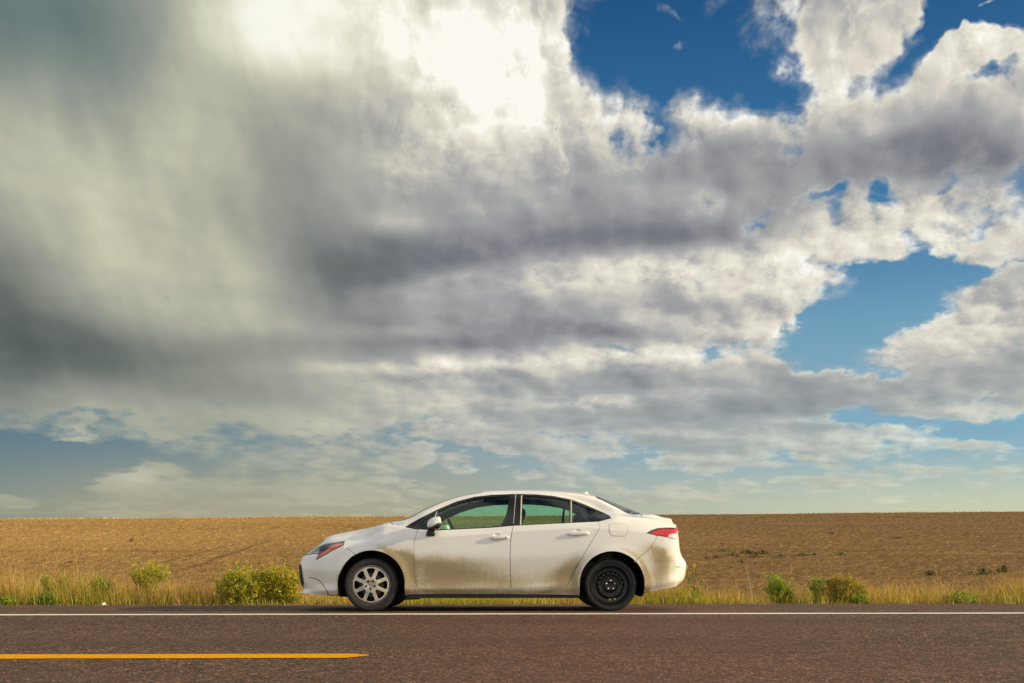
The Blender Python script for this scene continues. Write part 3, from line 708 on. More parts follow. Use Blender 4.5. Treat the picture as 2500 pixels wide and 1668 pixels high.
# ---- traced panel outlines (photograph pixels, 2500 wide)
ARC = lambda c, r, a0, a1, n=26: [tuple(proj((c[0] + r * math.cos(R(a0 + (a1 - a0) * k / n)), -.885, c[1] + r * math.sin(R(a0 + (a1 - a0) * k / n))))) for k in range(n + 1)]
def zpx(pts): return pts
C_DOOR_F = zoomA([(1475, 570), (1440, 680), (1432, 760), (1431, 900), (1440, 1050), (1460, 1190)])
C_DOOR_FB = zoomA([(1460, 1190), (1467, 1212), (1490, 1232), (1540, 1247), (1600, 1249), (2306, 1243)]) + zoomB([(100, 1232), (220, 1228)])
C_DOOR_M = zoomB([(245, 522), (230, 600), (215, 700), (208, 850), (212, 1050), (222, 1228)])
C_DOOR_RB = zoomB([(222, 1228), (500, 1223), (760, 1218)]) + smooth_curve(zoomB([(780, 1217), (820, 1207), (850, 1190), (890, 1130), (950, 1000), (1050, 830), (1150, 665), (1215, 560)])) + zoomB([(1222, 530), (1200, 480)])
C_FEND_B = zoomA([(1460, 1205), (1330, 1205)])
C_BUMP_F = zoomA([(770, 845), (640, 745)])
C_QBUMP = [(1549, 1372), (1590, 1336), (1606, 1309)]
LAMP_LOW = zoomA([(640, 745), (500, 815), (400, 872), (328, 912), (345, 870), (358, 840), (300, 843), (222, 858)])
TAIL = zoomB([(1740, 612), (1800, 575), (1870, 553), (2000, 545), (2080, 549)]); TAIL_LOW = zoomB([(2078, 683), (1990, 656), (1900, 640), (1740, 612)])
BELT_PX = zoomA([(1325, 540), (1450, 566), (1700, 576), (2306, 546)]) + zoomB([(240, 524), (700, 501), (1190, 478), (1350, 441)])
WTOP_PX = zoomA([(1325, 540), (1500, 440), (1700, 340), (1900, 255), (2100, 200), (2306, 175)]) + zoomB([(0, 177), (280, 165), (500, 172), (700, 190), (900, 230), (1050, 285), (1200, 350), (1320, 405), (1350, 441)])

def car_materials():
    M = {}
    m, g, out = new_mat('white_car_paint')
    p = object_co(g); x, y, z = g.xyz(p)
    n1 = g.noise(g.vm('MULTIPLY', p, (1, 0.2, 1)), 9.0, 6, 0.65); n2 = g.noise(g.vm('MULTIPLY', p, (26, 8, 11)), 1.0, 5, 0.7); n3 = g.noise(p, 55.0, 5, 0.75)
    q = g.vec(x + (n1 - 0.5) * 0.16, z + (n1 - 0.5) * 0.10)
    acc = None
    for (px, py, sx, sy, rot, w) in MUD:
        c = unproj(px, py, -.885); acc = g.blob(q, c, (sx / 216, sy / 216), R(rot), w, acc)
    low = g.mapr(z, 0.78, 0.22, 0.0, 0.26)
    mud = acc + low
    def ring(c, r, w, a0, amp):          # spray thrown up on the flares behind the wheels
        d = g.m('ABSOLUTE', g.vm('DISTANCE', g.vec(x, z), (c[0], c[1], 0)) - r)
        return g.mapr(d, w, 0) * g.mapr(x, c[0] + a0 - .12, c[0] + a0 + .12) * amp
    mud = mud + ring(AR_F[0], .405, .07, 0.06, .42) + ring(AR_R[0], .415, .05, 0.06, .46)
    mud = mud * g.mapr(y, -0.45, -0.70)
    ang = g.m('ARCTAN2', z - AR_F[0][1], x - AR_F[0][0]); rad = g.vm('DISTANCE', g.vec(x, z), (*AR_F[0], 0))
    fan = g.noise(g.vec(ang * 7.0, rad * 2.2), 3.0, 4, 0.7); drip = g.noise(g.vec(x * 34.0, z * 2.5), 1.0, 3, 0.6)
    near = g.mapr(x, AR_F[0][0] + 1.0, AR_F[0][0] + 0.45)
    mud = mud * (1.0 + (fan - 0.5) * near * 1.1 + (drip - 0.5) * (1.0 - near) * 0.35)
    film = g.mapr(mud, 0.02, 0.80)
    heavy = g.mapr(mud + (n3 - 0.5) * 0.55 + (n2 - 0.5) * 0.30, 0.36, 1.02)
    spots = g.mapr(g.noise(p, 130.0, 2, 0.5), 0.64, 0.72) * g.mapr(mud, 0.10, 0.45)
    paint = (0.80, 0.782, 0.728)
    c = g.mix(film * 0.66, paint, (0.47, 0.365, 0.160))
    c = g.mix(heavy * 0.66, c, (0.215, 0.145, 0.052))
    c = g.mix(spots * 0.45, c, (0.14, 0.085, 0.035))
    dirt = g.m('MAXIMUM', film * 0.75, heavy)
    b = pbsdf(g, out, c, g.mapr(dirt, 0, 1, 0.25, 0.85, 'LINEAR'), bump=(heavy * n3, 0.15, 0.004))
    g.put(b.inputs['Coat Weight'], g.mapr(dirt, 0.05, 0.7, 1.0, 0.0)); b.inputs['Coat Roughness'].default_value = 0.07
    M['paint'] = m
    M['black'] = flat_mat('gloss_black_trim', (0.010, 0.010, 0.012), 0.16)
    M['matte'] = flat_mat('black_plastic', (0.016, 0.016, 0.017), 0.6, scale=60)
    M['under'] = flat_mat('underbody_black', (0.012, 0.011, 0.010), 0.85)
    M['lining'] = flat_mat('dark_cabin_trim', (0.035, 0.037, 0.040), 0.75, scale=80)
    M['fabric'] = flat_mat('dark_seat_cloth', (0.075, 0.08, 0.085), 0.9, var=0.35, scale=180)
    m, g, out = new_mat('green_tinted_glass')
    tr_ = g.new('ShaderNodeBsdfTransparent'); tr_.inputs[0].default_value = (0.60, 0.91, 0.76, 1)
    gl = g.new('ShaderNodeBsdfGlossy'); gl.inputs['Roughness'].default_value = 0.02; gl.inputs[0].default_value = (0.8, 0.95, 0.92, 1)
    fr = g.new('ShaderNodeFresnel'); fr.inputs[0].default_value = 1.45
    mx = g.new('ShaderNodeMixShader'); g.put(mx.inputs[0], E(g, fr.outputs[0]) * 1.3)
    g.l.new(tr_.outputs[0], mx.inputs[1]); g.l.new(gl.outputs[0], mx.inputs[2]); g.l.new(mx.outputs[0], out.inputs[0])
    M['glass'] = m
    m, g, out = new_mat('dark_screen_glass')
    tr_ = g.new('ShaderNodeBsdfTransparent'); tr_.inputs[0].default_value = (0.34, 0.42, 0.42, 1)
    gl = g.new('ShaderNodeBsdfGlossy'); gl.inputs['Roughness'].default_value = 0.02
    fr = g.new('ShaderNodeFresnel'); fr.inputs[0].default_value = 1.45
    mx = g.new('ShaderNodeMixShader'); g.l.new(fr.outputs[0], mx.inputs[0])
    g.l.new(tr_.outputs[0], mx.inputs[1]); g.l.new(gl.outputs[0], mx.inputs[2]); g.l.new(mx.outputs[0], out.inputs[0])
    M['screen'] = m
    # tyre with a dusty sidewall
    for k, dust in (('tyre', 0.55), ('tyre_new', 0.03)):
        m, g, out = new_mat('dusty_tyre_rubber' if dust > .3 else 'black_tyre_rubber')
        p = object_co(g); n = g.noise(p, 30.0, 5, 0.7)
        c = g.mix(g.mapr(n, 0.3, 0.75) * dust, (0.010, 0.010, 0.010), (0.070, 0.060, 0.044))
        pbsdf(g, out, c, 0.75, bump=(n, 0.2, 0.002)); M[k] = m
    m, g, out = new_mat('dusty_silver_wheel_cover'); p = object_co(g); n = g.noise(p, 26.0, 5, 0.65)
    c = g.mix(g.mapr(n, 0.3, 0.7), (0.50, 0.44, 0.34), (0.60, 0.535, 0.43))
    pbsdf(g, out, c, 0.42, Metallic=0.25); M['cover'] = m
    M['steel'] = flat_mat('black_steel_wheel', (0.006, 0.006, 0.007), 0.35, scale=40)
    M['nut'] = flat_mat('silver_lug_nut', (0.55, 0.54, 0.52), 0.35, 0.6)
    M['yellowdot'] = flat_mat('yellow_paint_dab', (0.55, 0.42, 0.03), 0.6)
    M['disc'] = flat_mat('brake_iron', (0.09, 0.085, 0.08), 0.5, 0.5)
    M['bright'] = flat_mat('pale_sunlit_edge', (0.62, 0.56, 0.46), 0.4)  # sun on the channel edges, put into a pale cream colour
    # lamps
    M['red'] = flat_mat('red_lamp_lens', (0.52, 0.012, 0.008), 0.12, var=0.25, scale=60, Coat_Weight=1.0)
    M['clearlens'] = flat_mat('clear_lamp_lens', (0.62, 0.60, 0.52), 0.15, scale=60, Coat_Weight=1.0)
    M['amber'] = flat_mat('amber_reflector', (0.62, 0.12, 0.015), 0.25, var=0.3, scale=70, Coat_Weight=1.0)
    M['lampdark'] = flat_mat('dark_lamp_housing', (0.020, 0.026, 0.050), 0.18, var=0.5, scale=45, Coat_Weight=1.0)
    M['chrome'] = flat_mat('lamp_chrome', (0.62, 0.60, 0.56), 0.18, 0.9)
    M['smoke'] = flat_mat('smoked_red_lens', (0.09, 0.010, 0.010), 0.15, Coat_Weight=1.0)
    return M
MUD = [  # px, py, half-width, half-height, tilt, strength  (splash marks as they lie on the car)
    (960, 1348, 46, 14, -22, 0.55), (985, 1366, 26, 26, 0, 0.70), (1004, 1400, 12, 34, 6, 0.65),
    (1045, 1375, 40, 26, 0, 0.42), (1090, 1400, 80, 34, 0, 0.62), (1060, 1424, 60, 14, 0, 0.40), (1180, 1410, 80, 30, 0, 0.42), (1240, 1425, 60, 18, 0, 0.30), (1130, 1372, 110, 22, 0, 0.26),
    (1330, 1415, 70, 18, 0, 0.26), (1395, 1385, 24, 44, -35, 0.62), (1370, 1402, 40, 26, 0, 0.40), (1408, 1436, 16, 26, 10, 0.50), (1385, 1440, 14, 14, 0, 0.25),
    (1090, 1446, 100, 8, 0, 0.55), (1290, 1448, 130, 7, 0, 0.42), (1350, 1438, 40, 10, 20, 0.35),
    (1604, 1346, 38, 20, -25, 0.70), (1618, 1378, 26, 34, 0, 0.62), (1575, 1408, 12, 50, 10, 0.30), (1604, 1418, 34, 26, 0, 0.36), (1450, 1350, 30, 14, 40, 0.20), (1560, 1352, 24, 12, -35, 0.22),
    (765, 1400, 30, 30, 0, 0.16),
]
def lathe(prof, n=64):
    """prof: list of (r, y). Spun about the y axis. -> verts, faces"""
    a = np.arange(n) / n * math.tau; pr = np.array(prof); k = len(pr)
    V = np.stack([np.outer(np.cos(a), pr[:, 0]), np.broadcast_to(pr[:, 1], (n, k)), np.outer(np.sin(a), pr[:, 0])], -1).reshape(-1, 3)
    i = np.arange(n)[:, None]; j = np.arange(k - 1)[None]
    F = np.stack([i * k + j, i * k + j + 1, ((i + 1) % n) * k + j + 1, ((i + 1) % n) * k + j], -1).reshape(-1, 4)
    return V, [F]
def auto_smooth(me, ang=35):
    me.polygons.foreach_set('use_smooth', np.ones(len(me.polygons), bool))
    bm = bmesh.new(); bm.from_mesh(me)
    for e in bm.edges:
        e.smooth = not (len(e.link_faces) == 2 and e.calc_face_angle(0) > R(ang))
    bm.to_mesh(me); bm.free(); return me
def bevel_box(sx, sy, sz, r=0.01, seg=2):
    bm = bmesh.new(); bmesh.ops.create_cube(bm, size=1)
    for v in bm.verts: v.co = Vector((v.co.x * sx, v.co.y * sy, v.co.z * sz))
    bmesh.ops.bevel(bm, geom=bm.edges[:], offset=r, segments=seg, affect='EDGES', profile=0.5)
    return bm
def bm_obj(name, bm, mat, parent, M=None, smooth=40):
    if M is not None: bm.transform(M)
    me = bpy.data.meshes.new(name); bm.to_mesh(me); bm.free(); auto_smooth(me, smooth)
    return link(name, me, mat, parent)
def superloft(sections, n=20, e=2.6):
    """Closed rounded solid through (centre, half-a, half-b, axis-a, axis-b) sections."""
    bm = bmesh.new(); rings = []
    for c, a, b, A, B in sections:
        ring = []
        for k in range(n):
            th = k / n * math.tau; cs, sn = math.cos(th), math.sin(th)
            ring.append(bm.verts.new(Vector(c) + Vector(A) * (a * math.copysign(abs(cs) ** (2 / e), cs)) + Vector(B) * (b * math.copysign(abs(sn) ** (2 / e), sn))))
        rings.append(ring)
    for r0, r1 in zip(rings, rings[1:]):
        for k in range(n): bm.faces.new((r0[k], r0[(k + 1) % n], r1[(k + 1) % n], r1[k]))
    bm.faces.new(rings[0][::-1]); bm.faces.new(rings[-1])
    bmesh.ops.recalc_face_normals(bm, faces=bm.faces[:])
    return bm

def build_car():
    M = car_materials()
    car = empty('parked_car'); car.matrix_world = CAR_M
    tag(car, 'dirty white four-door sedan with a black spare rear wheel, parked on the road shoulder', 'car')
    uhood = XU(-1.45); uws = XU(-1.40); uwt = XU(-0.36); urt = XU(0.99); urb = XU(1.47)
    GAP = 0.0017
    L = lambda pts, **k: pxl(pts, **k)
    side = dict(umin=2.2, umax=NS + 3.0)
    # ---- parameter-plane outlines
    arcF = L(ARC(AR_F[0], AR_F[1], 186, -6), tmax=4.8, **side); arcR = L(ARC(AR_R[0], AR_R[1], 186, -6), tmax=4.8, **side)
    cut = lambda arc, u: (lambda j: (arc[:j + 1], arc[j:]))(int(np.argmin([abs(q[0] - u) for q in arc])))
    seamB = L(C_BUMP_F, tmax=5, **side); jF = int(np.argmin([math.hypot((q[0] - seamB[0][0]) * .19, (q[1] - seamB[0][1]) * .15) for q in arcF])); arcF1, arcF2 = arcF[:jF + 1], arcF[jF:]
    qb = L(C_QBUMP, tmax=5, **side); jR = int(np.argmin([math.hypot((q[0] - qb[0][0]) * .19, (q[1] - qb[0][1]) * .15) for q in arcR])); arcR1, arcR2 = arcR[:jR + 1], arcR[jR:]
    fendB = L(C_FEND_B, tmax=4, **side); jB = int(np.argmin([abs(q[0] - fendB[-1][0]) + (q[1] - fendB[-1][1]) ** 2 * 3 + (0 if k > jF else 9) for k, q in enumerate(arcF)]))
    arcF2a, arcF2b = arcF[jF:jB + 1], arcF[jB:]
    dF, dFB, dM, dRB = (L(c, tmax=5.2, **side) for c in (C_DOOR_F, C_DOOR_FB, C_DOOR_M, C_DOOR_RB))
    lampL = L(LAMP_LOW, tmax=5.0, umin=.6, umax=8); lampL = [(u, min(t, 4.93)) for u, t in lampL]
    belt = L(BELT_PX, tmin=4.6, tmax=5.6, **side); wtop = L(WTOP_PX, tmin=5.0, tmax=6.6, **side)
    tailT = L(TAIL, tmax=5.3, umin=15, umax=U_LAST); tailB = L(TAIL_LOW, tmax=5.2, umin=15, umax=U_LAST)
    tip, rtip = belt[0], belt[-1]
    ulamp_tip = lampL[0][0]
    # front bumper
    lampfront = lampL[-1]
    bump = [(0, 4.45)] + [(u, 4.45 + (lampfront[1] - 4.45) * (u / lampfront[0])) for u in np.linspace(0.2, lampfront[0] - .15, 8)] + lampL[::-1] + seamB[::-1] + arcF1[::-1] + [(u, 0) for u in np.linspace(arcF1[0][0], 0, 40)]
    gp = [ut(a, b, umin=.7, umax=4, tmax=4.4) for a, b in ((735, 1379), (737, 1392), (740, 1412), (742, 1424), (740, 1433))]
    grille = [(0, .85)] + [(u, .85 + (gp[4][1] - .85) * u / gp[4][0]) for u in np.linspace(.2, gp[4][0] - .1, 8)] + gp[::-1] + [(u, 3.25 + (gp[0][1] - 3.25) * u / gp[0][0]) for u in np.linspace(gp[0][0] - .1, 0, 8)]
    bump_hole = [(0, .85)] + grille[1:]
    bumper_poly = bump[::-1]
    # the opening touches the centre plane: cut it out of the outline there
    bumper_poly = [(u, 0) for u in np.linspace(0, arcF1[0][0], 40)] + arcF1 + seamB + lampL + [(u, 4.45 + (lampfront[1] - 4.45) * (u / lampfront[0])) for u in np.linspace(lampfront[0] - .15, 0, 9)] + grille[::-1]
    def put(name, polys, mat, both=True, parent=car, off=0.0, lip=.012, du=.12, dt=.13, gap=GAP, weld=False, label=None, holes_in=True):
        P = [inset(polys[0], gap)] + [inset(h, -gap * 0.2)[::1] for h in polys[1:]] if gap else [np.array(p) for p in polys]
        if weld:                      # keep the centre-plane edge on the plane
            for q in P:
                q[:, 0] = np.where(np.abs(q[:, 0]) < .02, 0, np.where(np.abs(q[:, 0] - U_LAST) < .02, U_LAST, q[:, 0])); q[:, 1] = np.where(q[:, 1] > 7.975, 8, q[:, 1])
        s = shell(P, du, dt, off, lip)
        s[0][np.abs(s[0][:, 1]) < 1e-5, 1] = 0
        if weld: s = join(s, mirror(*s))
        o = link(name, mesh_n(name, *s), mat, parent)
        if weld or not both: return o
        o2 = link(name, mesh_n(name, *mirror(*s)), mat, parent)
        return o, o2
    lining = []
    def line(polys, off=-.016):
        s = shell([np.array(p) for p in polys], .16, .18, off, 0); lining.append(s); lining.append(mirror(*s))
    # panels
    bumpf = put('front_bumper', [bumper_poly], M['paint'], weld=True); line([bumper_poly])
    fender = [(u, 5.0) for u in np.linspace(ulamp_tip, uhood, 30)] + [(uhood, t) for t in np.linspace(5.2, 6.9, 9)] + [(uws - .03, 6.9), (XU(-1.36), 5.8), (tip[0] - .25, 5.5), tip] + [q for q in belt if q[0] < dF[0][0]] + dF + fendB + arcF2a[::-1] + seamB
    put('fender', [fender], M['paint']); line([fender])
    hood = [(u, 5.0) for u in np.linspace(0, uhood, 60)] + [(uhood, t) for t in np.linspace(5.1, 8, 24)] + [(u, 8.0) for u in np.linspace(uhood - .1, 0, 50)] + [(0, t) for t in np.linspace(7.8, 5.2, 6)]
    put('hood', [hood], M['paint'], weld=True); line([hood])
    upper_gr = [(0, 4.47), (lampfront[0] * .5, 4.47 + (lampfront[1] - 4.45) * .5), (lampfront[0] - .03, lampfront[1]), (lampfront[0] - .03, 4.96), (0, 4.96)]
    put('upper_grille', [dense(upper_gr, .1, True)], M['black'], weld=True, off=-.004)
    put('lower_grille', [dense(grille, .1, True)], M['matte'], weld=True, off=.007, gap=-.004)
    lamp = [(u, 4.965) for u in np.linspace(lampfront[0], ulamp_tip, 24)] + lampL
    h1, h2 = put('headlight', [lamp], M['lampdark'], off=-.002, gap=.002, du=.07, dt=.06)
    amber = L(zoomA([(618, 738), (470, 822), (345, 893), (352, 868), (440, 800), (500, 755), (560, 732), (640, 722)]), tmax=4.95, umin=.6, umax=8)
    chromeb = L(zoomA([(232, 850), (300, 836), (356, 830), (372, 775), (300, 795), (232, 820)]), tmax=4.95, umin=.6, umax=8)
    strip = [(u, 4.93) for u in np.linspace(lampfront[0] + .2, ulamp_tip - .25, 14)] + [(u, 4.87) for u in np.linspace(ulamp_tip - .35, lampfront[0] + .2, 14)]
    for nm, pl, mt in (('side_marker', amber, M['amber']), ('lamp_reflector', chromeb, M['chrome']), ('running_light', strip, M['chrome'])):
        a, b = put(nm, [pl], mt, off=.0015, gap=0, lip=.003, du=.06, dt=.05); a.parent = h1; b.parent = h2
    # unit body: sills, quarters, pillars and roof
    body = [(u, 0) for u in np.linspace(arcF[-1][0], arcR[0][0], 60)] + arcR1 + qb + [q for q in tailB[::-1] if q[0] < qb[-1][0]] + tailT + \
        [(NS + 2.3, 5.2)] + [(u, 5.22) for u in np.linspace(NS + 2.2, urb + .25, 20)] + [(urb + .1, t) for t in np.linspace(5.5, 7.0, 8)] + [(u, 7.0) for u in np.linspace(urb, urt, 16)] + [(urt, t) for t in np.linspace(7.15, 8, 8)] + \
        [(u, 8.0) for u in np.linspace(urt - .1, uwt, 40)] + [(uwt, t) for t in np.linspace(7.85, 7.0, 8)] + [(u, 7.0) for u in np.linspace(uwt - .1, uws, 24)] + [(XU(-1.36), 5.8), (tip[0] - .25, 5.5)] + \
        wtop + dRB[::-1] + dFB[::-1] + fendB + arcF2b
    put('body', [body], M['paint'], weld=True); line([body])
    fd = belt_between(belt, dF[0][0], dM[0][0]); rd = belt_between(belt, dM[0][0], dRB[-1][0])
    fdoor = [dF[0]] + fd + dM + dFB[::-1] + dF[::-1]
    rdoor = [dM[0]] + rd + dRB[::-1] + dM[::-1]
    fd1, fd2 = put('front_door', [fdoor], M['paint']); line([fdoor])
    rd1, rd2 = put('rear_door', [rdoor], M['paint']); line([rdoor])
    # greenhouse: black frame with three panes
    ins = lambda pts: pts
    gF = zoomA([(1512, 560), (1520, 500), (1590, 432), (1700, 368), (1900, 282), (2100, 224), (2306, 198)]) + zoomB([(0, 198), (200, 190), (170, 380), (110, 522), (0, 530)]) + zoomA([(2306, 536), (1700, 566)])
    gR = zoomB([(348, 190), (500, 192), (700, 208), (878, 242), (878, 488), (700, 497), (348, 512)])
    gQ = zoomB([(908, 252), (1040, 305), (1168, 358), (1166, 470), (908, 486)])
    glp = [[ut(a, b, tmin=4.9, tmax=6.3, **side) for a, b in dense(q, 4.0, True)] for q in (gF, gR, gQ)]
    frame_outer = wtop + belt[::-1]
    put('window_frame', [frame_outer] + glp, M['black'], gap=.001, off=-.003, lip=.016, du=.10, dt=.10)
    for nm, q in zip(('front_window', 'rear_window', 'quarter_window'), glp):
        put(nm, [q], M['glass'], gap=-.003, off=-.012, lip=0, du=.3, dt=.3)
    for a, b, w in (((1690, 362), (1668, 440), 8),):  # thin pale strips painted as the sunlit edges of the window channels
        q = zoomA([(a[0] - w / 2, a[1]), (a[0] + w / 2, a[1]), (b[0] + w / 2, b[1]), (b[0] - w / 2, b[1])]); put('sunlit_channel_edge', [[ut(c, d, tmin=4.9, tmax=6.3, **side) for c, d in dense(q, 2.0, True)]], M['bright'], gap=0, off=-.002, lip=.01)
    for q in (zoomB([(333, 180), (346, 180), (336, 514), (320, 514)]), zoomB([(893, 236), (903, 238), (902, 486), (891, 486)]), zoomB([(270, 170), (276, 170), (250, 500), (245, 500)])):
        put('sunlit_channel_edge', [[ut(c, d, tmin=4.9, tmax=6.3, **side) for c, d in dense(q, 2.0, True)]], M['bright'], gap=0, off=.0005, lip=.01)
    # screens
    ws = [(u, 7.0) for u in np.linspace(uws - .12, uwt, 24)] + [(uwt, t) for t in np.linspace(7.1, 8, 8)] + [(u, 8.0) for u in np.linspace(uwt - .1, uws - .12, 24)] + [(uws - .12, t) for t in np.linspace(7.85, 7.1, 6)]
    put('windscreen', [ws], M['screen'], weld=True, gap=.001, lip=.004)
    cowl = [(u, t) for u, t in [(uhood, 6.92), (uws - .13, 6.92), (uws - .13, 8.0), (uhood, 8.0)]]
    put('wiper_cowl', [dense(cowl, .15, True)], M['matte'], weld=True, gap=.001, off=-.008)
    rw = [(u, 7.02) for u in np.linspace(urt, urb, 16)] + [(urb, t) for t in np.linspace(7.1, 8, 8)] + [(u, 8.0) for u in np.linspace(urb - .1, urt, 16)] + [(urt, t) for t in np.linspace(7.85, 7.1, 6)]
    put('rear_screen', [rw], M['screen'], weld=True, gap=.001, off=.003, lip=.004)
    # tail
    ul = tailT[-1][0] + .55
    trunk = [(urb + .12, t) for t in np.linspace(8, 5.24, 22)] + [(u, 5.24) for u in np.linspace(urb + .25, NS + 2.3, 20)] + [(NS + 2.7, 5.0), (NS + 3.3, 4.95), (ul, 4.9), (ul + .1, 4.2), (ul + .2, 3.4)] + [(u, 3.35) for u in np.linspace(ul + .4, U_LAST, 6)] + [(U_LAST, t) for t in np.linspace(3.6, 8, 16)] + [(u, 8) for u in np.linspace(U_LAST - .2, urb + .2, 24)]
    put('trunk_lid', [trunk], M['paint'], weld=True); line([trunk])
    tl = tailT + [(ul, 4.86), (ul, 4.25)] + tailB
    t1, t2 = put('tail_light', [tl], M['red'], off=.002, gap=.002, du=.06, dt=.06)
    lens = L(zoomB([(1985, 650), (2000, 625), (2040, 616), (2090, 612)]), tmax=5.2, umin=15, umax=U_LAST) + [(ul - .06, 4.55), (ul - .06, 4.28)] + L(zoomB([(2076, 679), (1990, 654)]), tmax=5.2, umin=15, umax=U_LAST)
    a, b = put('reversing_light', [lens], M['clearlens'], off=.004, gap=0, lip=.003, du=.06, dt=.06); a.parent = t1; b.parent = t2
    smoke = L(zoomB([(1750, 609), (1800, 578), (1870, 557), (2000, 549), (2070, 553), (2060, 566), (2000, 562), (1880, 572), (1820, 594), (1790, 616)]), tmax=5.2, umin=15, umax=U_LAST)
    a, b = put('smoked_edge', [smoke], M['smoke'], off=.004, gap=0, lip=.003, du=.06, dt=.06); a.parent = t1; b.parent = t2
    rb_front = arcR2[::-1]
    rbump = [(u, 0) for u in np.linspace(arcR[-1][0], U_LAST, 24)] + [(U_LAST, t) for t in np.linspace(.3, 3.3, 10)] + [(u, 3.33) for u in np.linspace(U_LAST - .2, ul + .4, 6)] + [(ul + .2, 3.38), (ul + .08, 4.2), (ul, 4.25)] + [q for q in tailB if q[0] > qb[-1][0]] + qb[::-1] + arcR2
    put('rear_bumper', [rbump], M['paint'], weld=True); line([rbump])
    refl = L(zoomB([(2068, 990), (2090, 984), (2138, 984), (2136, 992), (2090, 993)]), tmax=4, umin=18, umax=U_LAST)
    put('rear_reflector', [refl], M['smoke'], off=.002, gap=0, lip=.003, du=.05, dt=.05)
    fu = smooth_curve(zoomB([(1335, 502), (1420, 498), (1510, 503), (1527, 530), (1532, 590), (1522, 628), (1500, 642), (1430, 643), (1360, 638), (1335, 610), (1325, 560), (1326, 515), (1335, 502)]), 2.0)[:-1]
    fu = [ut(a, b, tmax=5.3, **side) for a, b in fu]
    fi, fo = inset(fu, .0022), np.array(fu)
    ringm = shell([np.array(fu), fi[::-1]], .05, .05, .0012, .003); link('fuel_door', mesh_n('fuel_door', *shell([fi], .08, .08, .0025, .004)), M['paint'], car); o = link('fuel_door_gap', mesh_n('fuel_door_gap', *ringm), M['matte'], bpy.data.objects['fuel_door'])
    # cabin lining
    link('cabin_lining', mesh_n('cabin_lining', *join(*[(v, [f[:, ::-1] for f in fs], -n) for v, fs, n in lining])), M['lining'], car)
    # mirrors, handles, aerial
    for sgn, door in ((1, fd1), (-1, fd2)):
        S = lambda v: Vector((v[0], v[1] * sgn, v[2]))
        def at(pts, y): return [S((*[unproj(700 + a / 4.612, 1170 + b / 4.612, y)[0:1][0]], y, unproj(700 + a / 4.612, 1170 + b / 4.612, y)[1])) for a, b in pts]
        def slab(name, outline, y0, y1, mat, parent, bulge=.02, inner=.8):
            """Rounded solid between two outlines traced in side view."""
            o0 = np.array(smooth_curve(list(outline) + [outline[0]], 12.0)[:-1]); c = o0.mean(0); bm = bmesh.new(); rings = []
            for f, yy in ((inner * .75, y1 + bulge * .0), (inner, y1 - .006 if y1 > y0 else y1 + .006), (1.0, y1 + (y0 - y1) * .35), (1.0, y1 + (y0 - y1) * .75), (.86, y0 + (y1 - y0) * .06), (.6, y0)):
                rings.append([bm.verts.new(v) for v in at(list(c + (o0 - c) * f), yy)])
            n = len(o0)
            for r0, r1 in zip(rings, rings[1:]):
                for k in range(n): bm.faces.new((r0[k], r0[(k + 1) % n], r1[(k + 1) % n], r1[k]))
            bm.faces.new(rings[0][::-1]); bm.faces.new(rings[-1]); bmesh.ops.recalc_face_normals(bm, faces=bm.faces[:])
            return bm_obj(name, bm, mat, parent, smooth=60)
        shellp = [(1580, 505), (1600, 465), (1640, 436), (1690, 423), (1724, 424), (1734, 450), (1740, 485), (1738, 520), (1725, 552), (1700, 570), (1662, 556), (1600, 552), (1584, 535)]
        mir = slab('wing_mirror', shellp, -1.02, -.86, M['paint'], door)
        slab('mirror_base', [(1566, 634), (1572, 612), (1592, 560), (1620, 540), (1650, 536), (1668, 560), (1668, 600), (1672, 634), (1640, 640), (1600, 640)], -.90, -.84, M['matte'], mir)
        slab('mirror_trim', [(1590, 547), (1620, 540), (1655, 520), (1690, 497), (1733, 480), (1738, 515), (1726, 548), (1700, 566), (1662, 556), (1610, 556)], -1.028, -.87, M['black'], mir)
        for dr, pts, cup in ((door, zoomB([(-10, 662), (-10, 646), (30, 640), (120, 636), (180, 638), (197, 652), (190, 668), (150, 672), (60, 680), (15, 678)]), zoomB([(8, 640), (20, 616), (50, 606), (85, 612), (110, 638), (100, 664), (60, 690), (25, 676)])),
                             ((rd1, rd2)[0 if sgn == 1 else 1], zoomB([(852, 620), (870, 604), (920, 592), (1000, 590), (1080, 590), (1103, 605), (1095, 622), (1040, 630), (940, 634), (880, 634)]), zoomB([(915, 592), (930, 568), (960, 560), (1000, 568), (1018, 592), (1010, 622), (970, 645), (925, 630)]))):
            ps = [((a - 700) * 4.612, (b - 1170) * 4.612) for a, b in pts]
            hd = slab('door_handle', ps, -.907, -.868, M['paint'], dr, inner=.9)
            cu = [ut(a, b, tmax=5.2, **side) for a, b in smooth_curve(cup + [cup[0]], 2.5)[:-1]]
            s = shell([np.array(cu)], .04, .04, .0012, .002); s = s if sgn == 1 else mirror(*s)
            # a shallow bowl behind the grip
            Vb, Fb, Nb = s; cc = Vb.mean(0); dd = np.linalg.norm((Vb - cc)[:, [0, 2]], axis=1); Nb = Nb + ((Vb - cc) * np.array([1, 0, 1])) * -9.0; Nb /= np.linalg.norm(Nb, axis=1, keepdims=True)
            link('handle_cup', mesh_n('handle_cup', Vb, Fb, Nb), M['paint'], hd)
            if dr is door:
                kx, kz = unproj(1200 + 163 / 4.612, 1170 + 653 / 4.612, -.925)
                Vk, Fk = lathe([(0.0001, -.003), (.0075, -.003), (.0085, 0)], 16); mk = mesh_np('keyhole', Vk * (1, sgn, 1) + np.array([kx, -.905 * sgn, kz]), [f[:, ::sgn] for f in Fk]); link('keyhole', mk, M['matte'], hd)
    fx0, fz0 = unproj(1200 + 1000 / 4.612, 1170 + 178 / 4.612, 0); fx1, fz1 = unproj(1200 + 1075 / 4.612, 1170 + 143 / 4.612, 0)
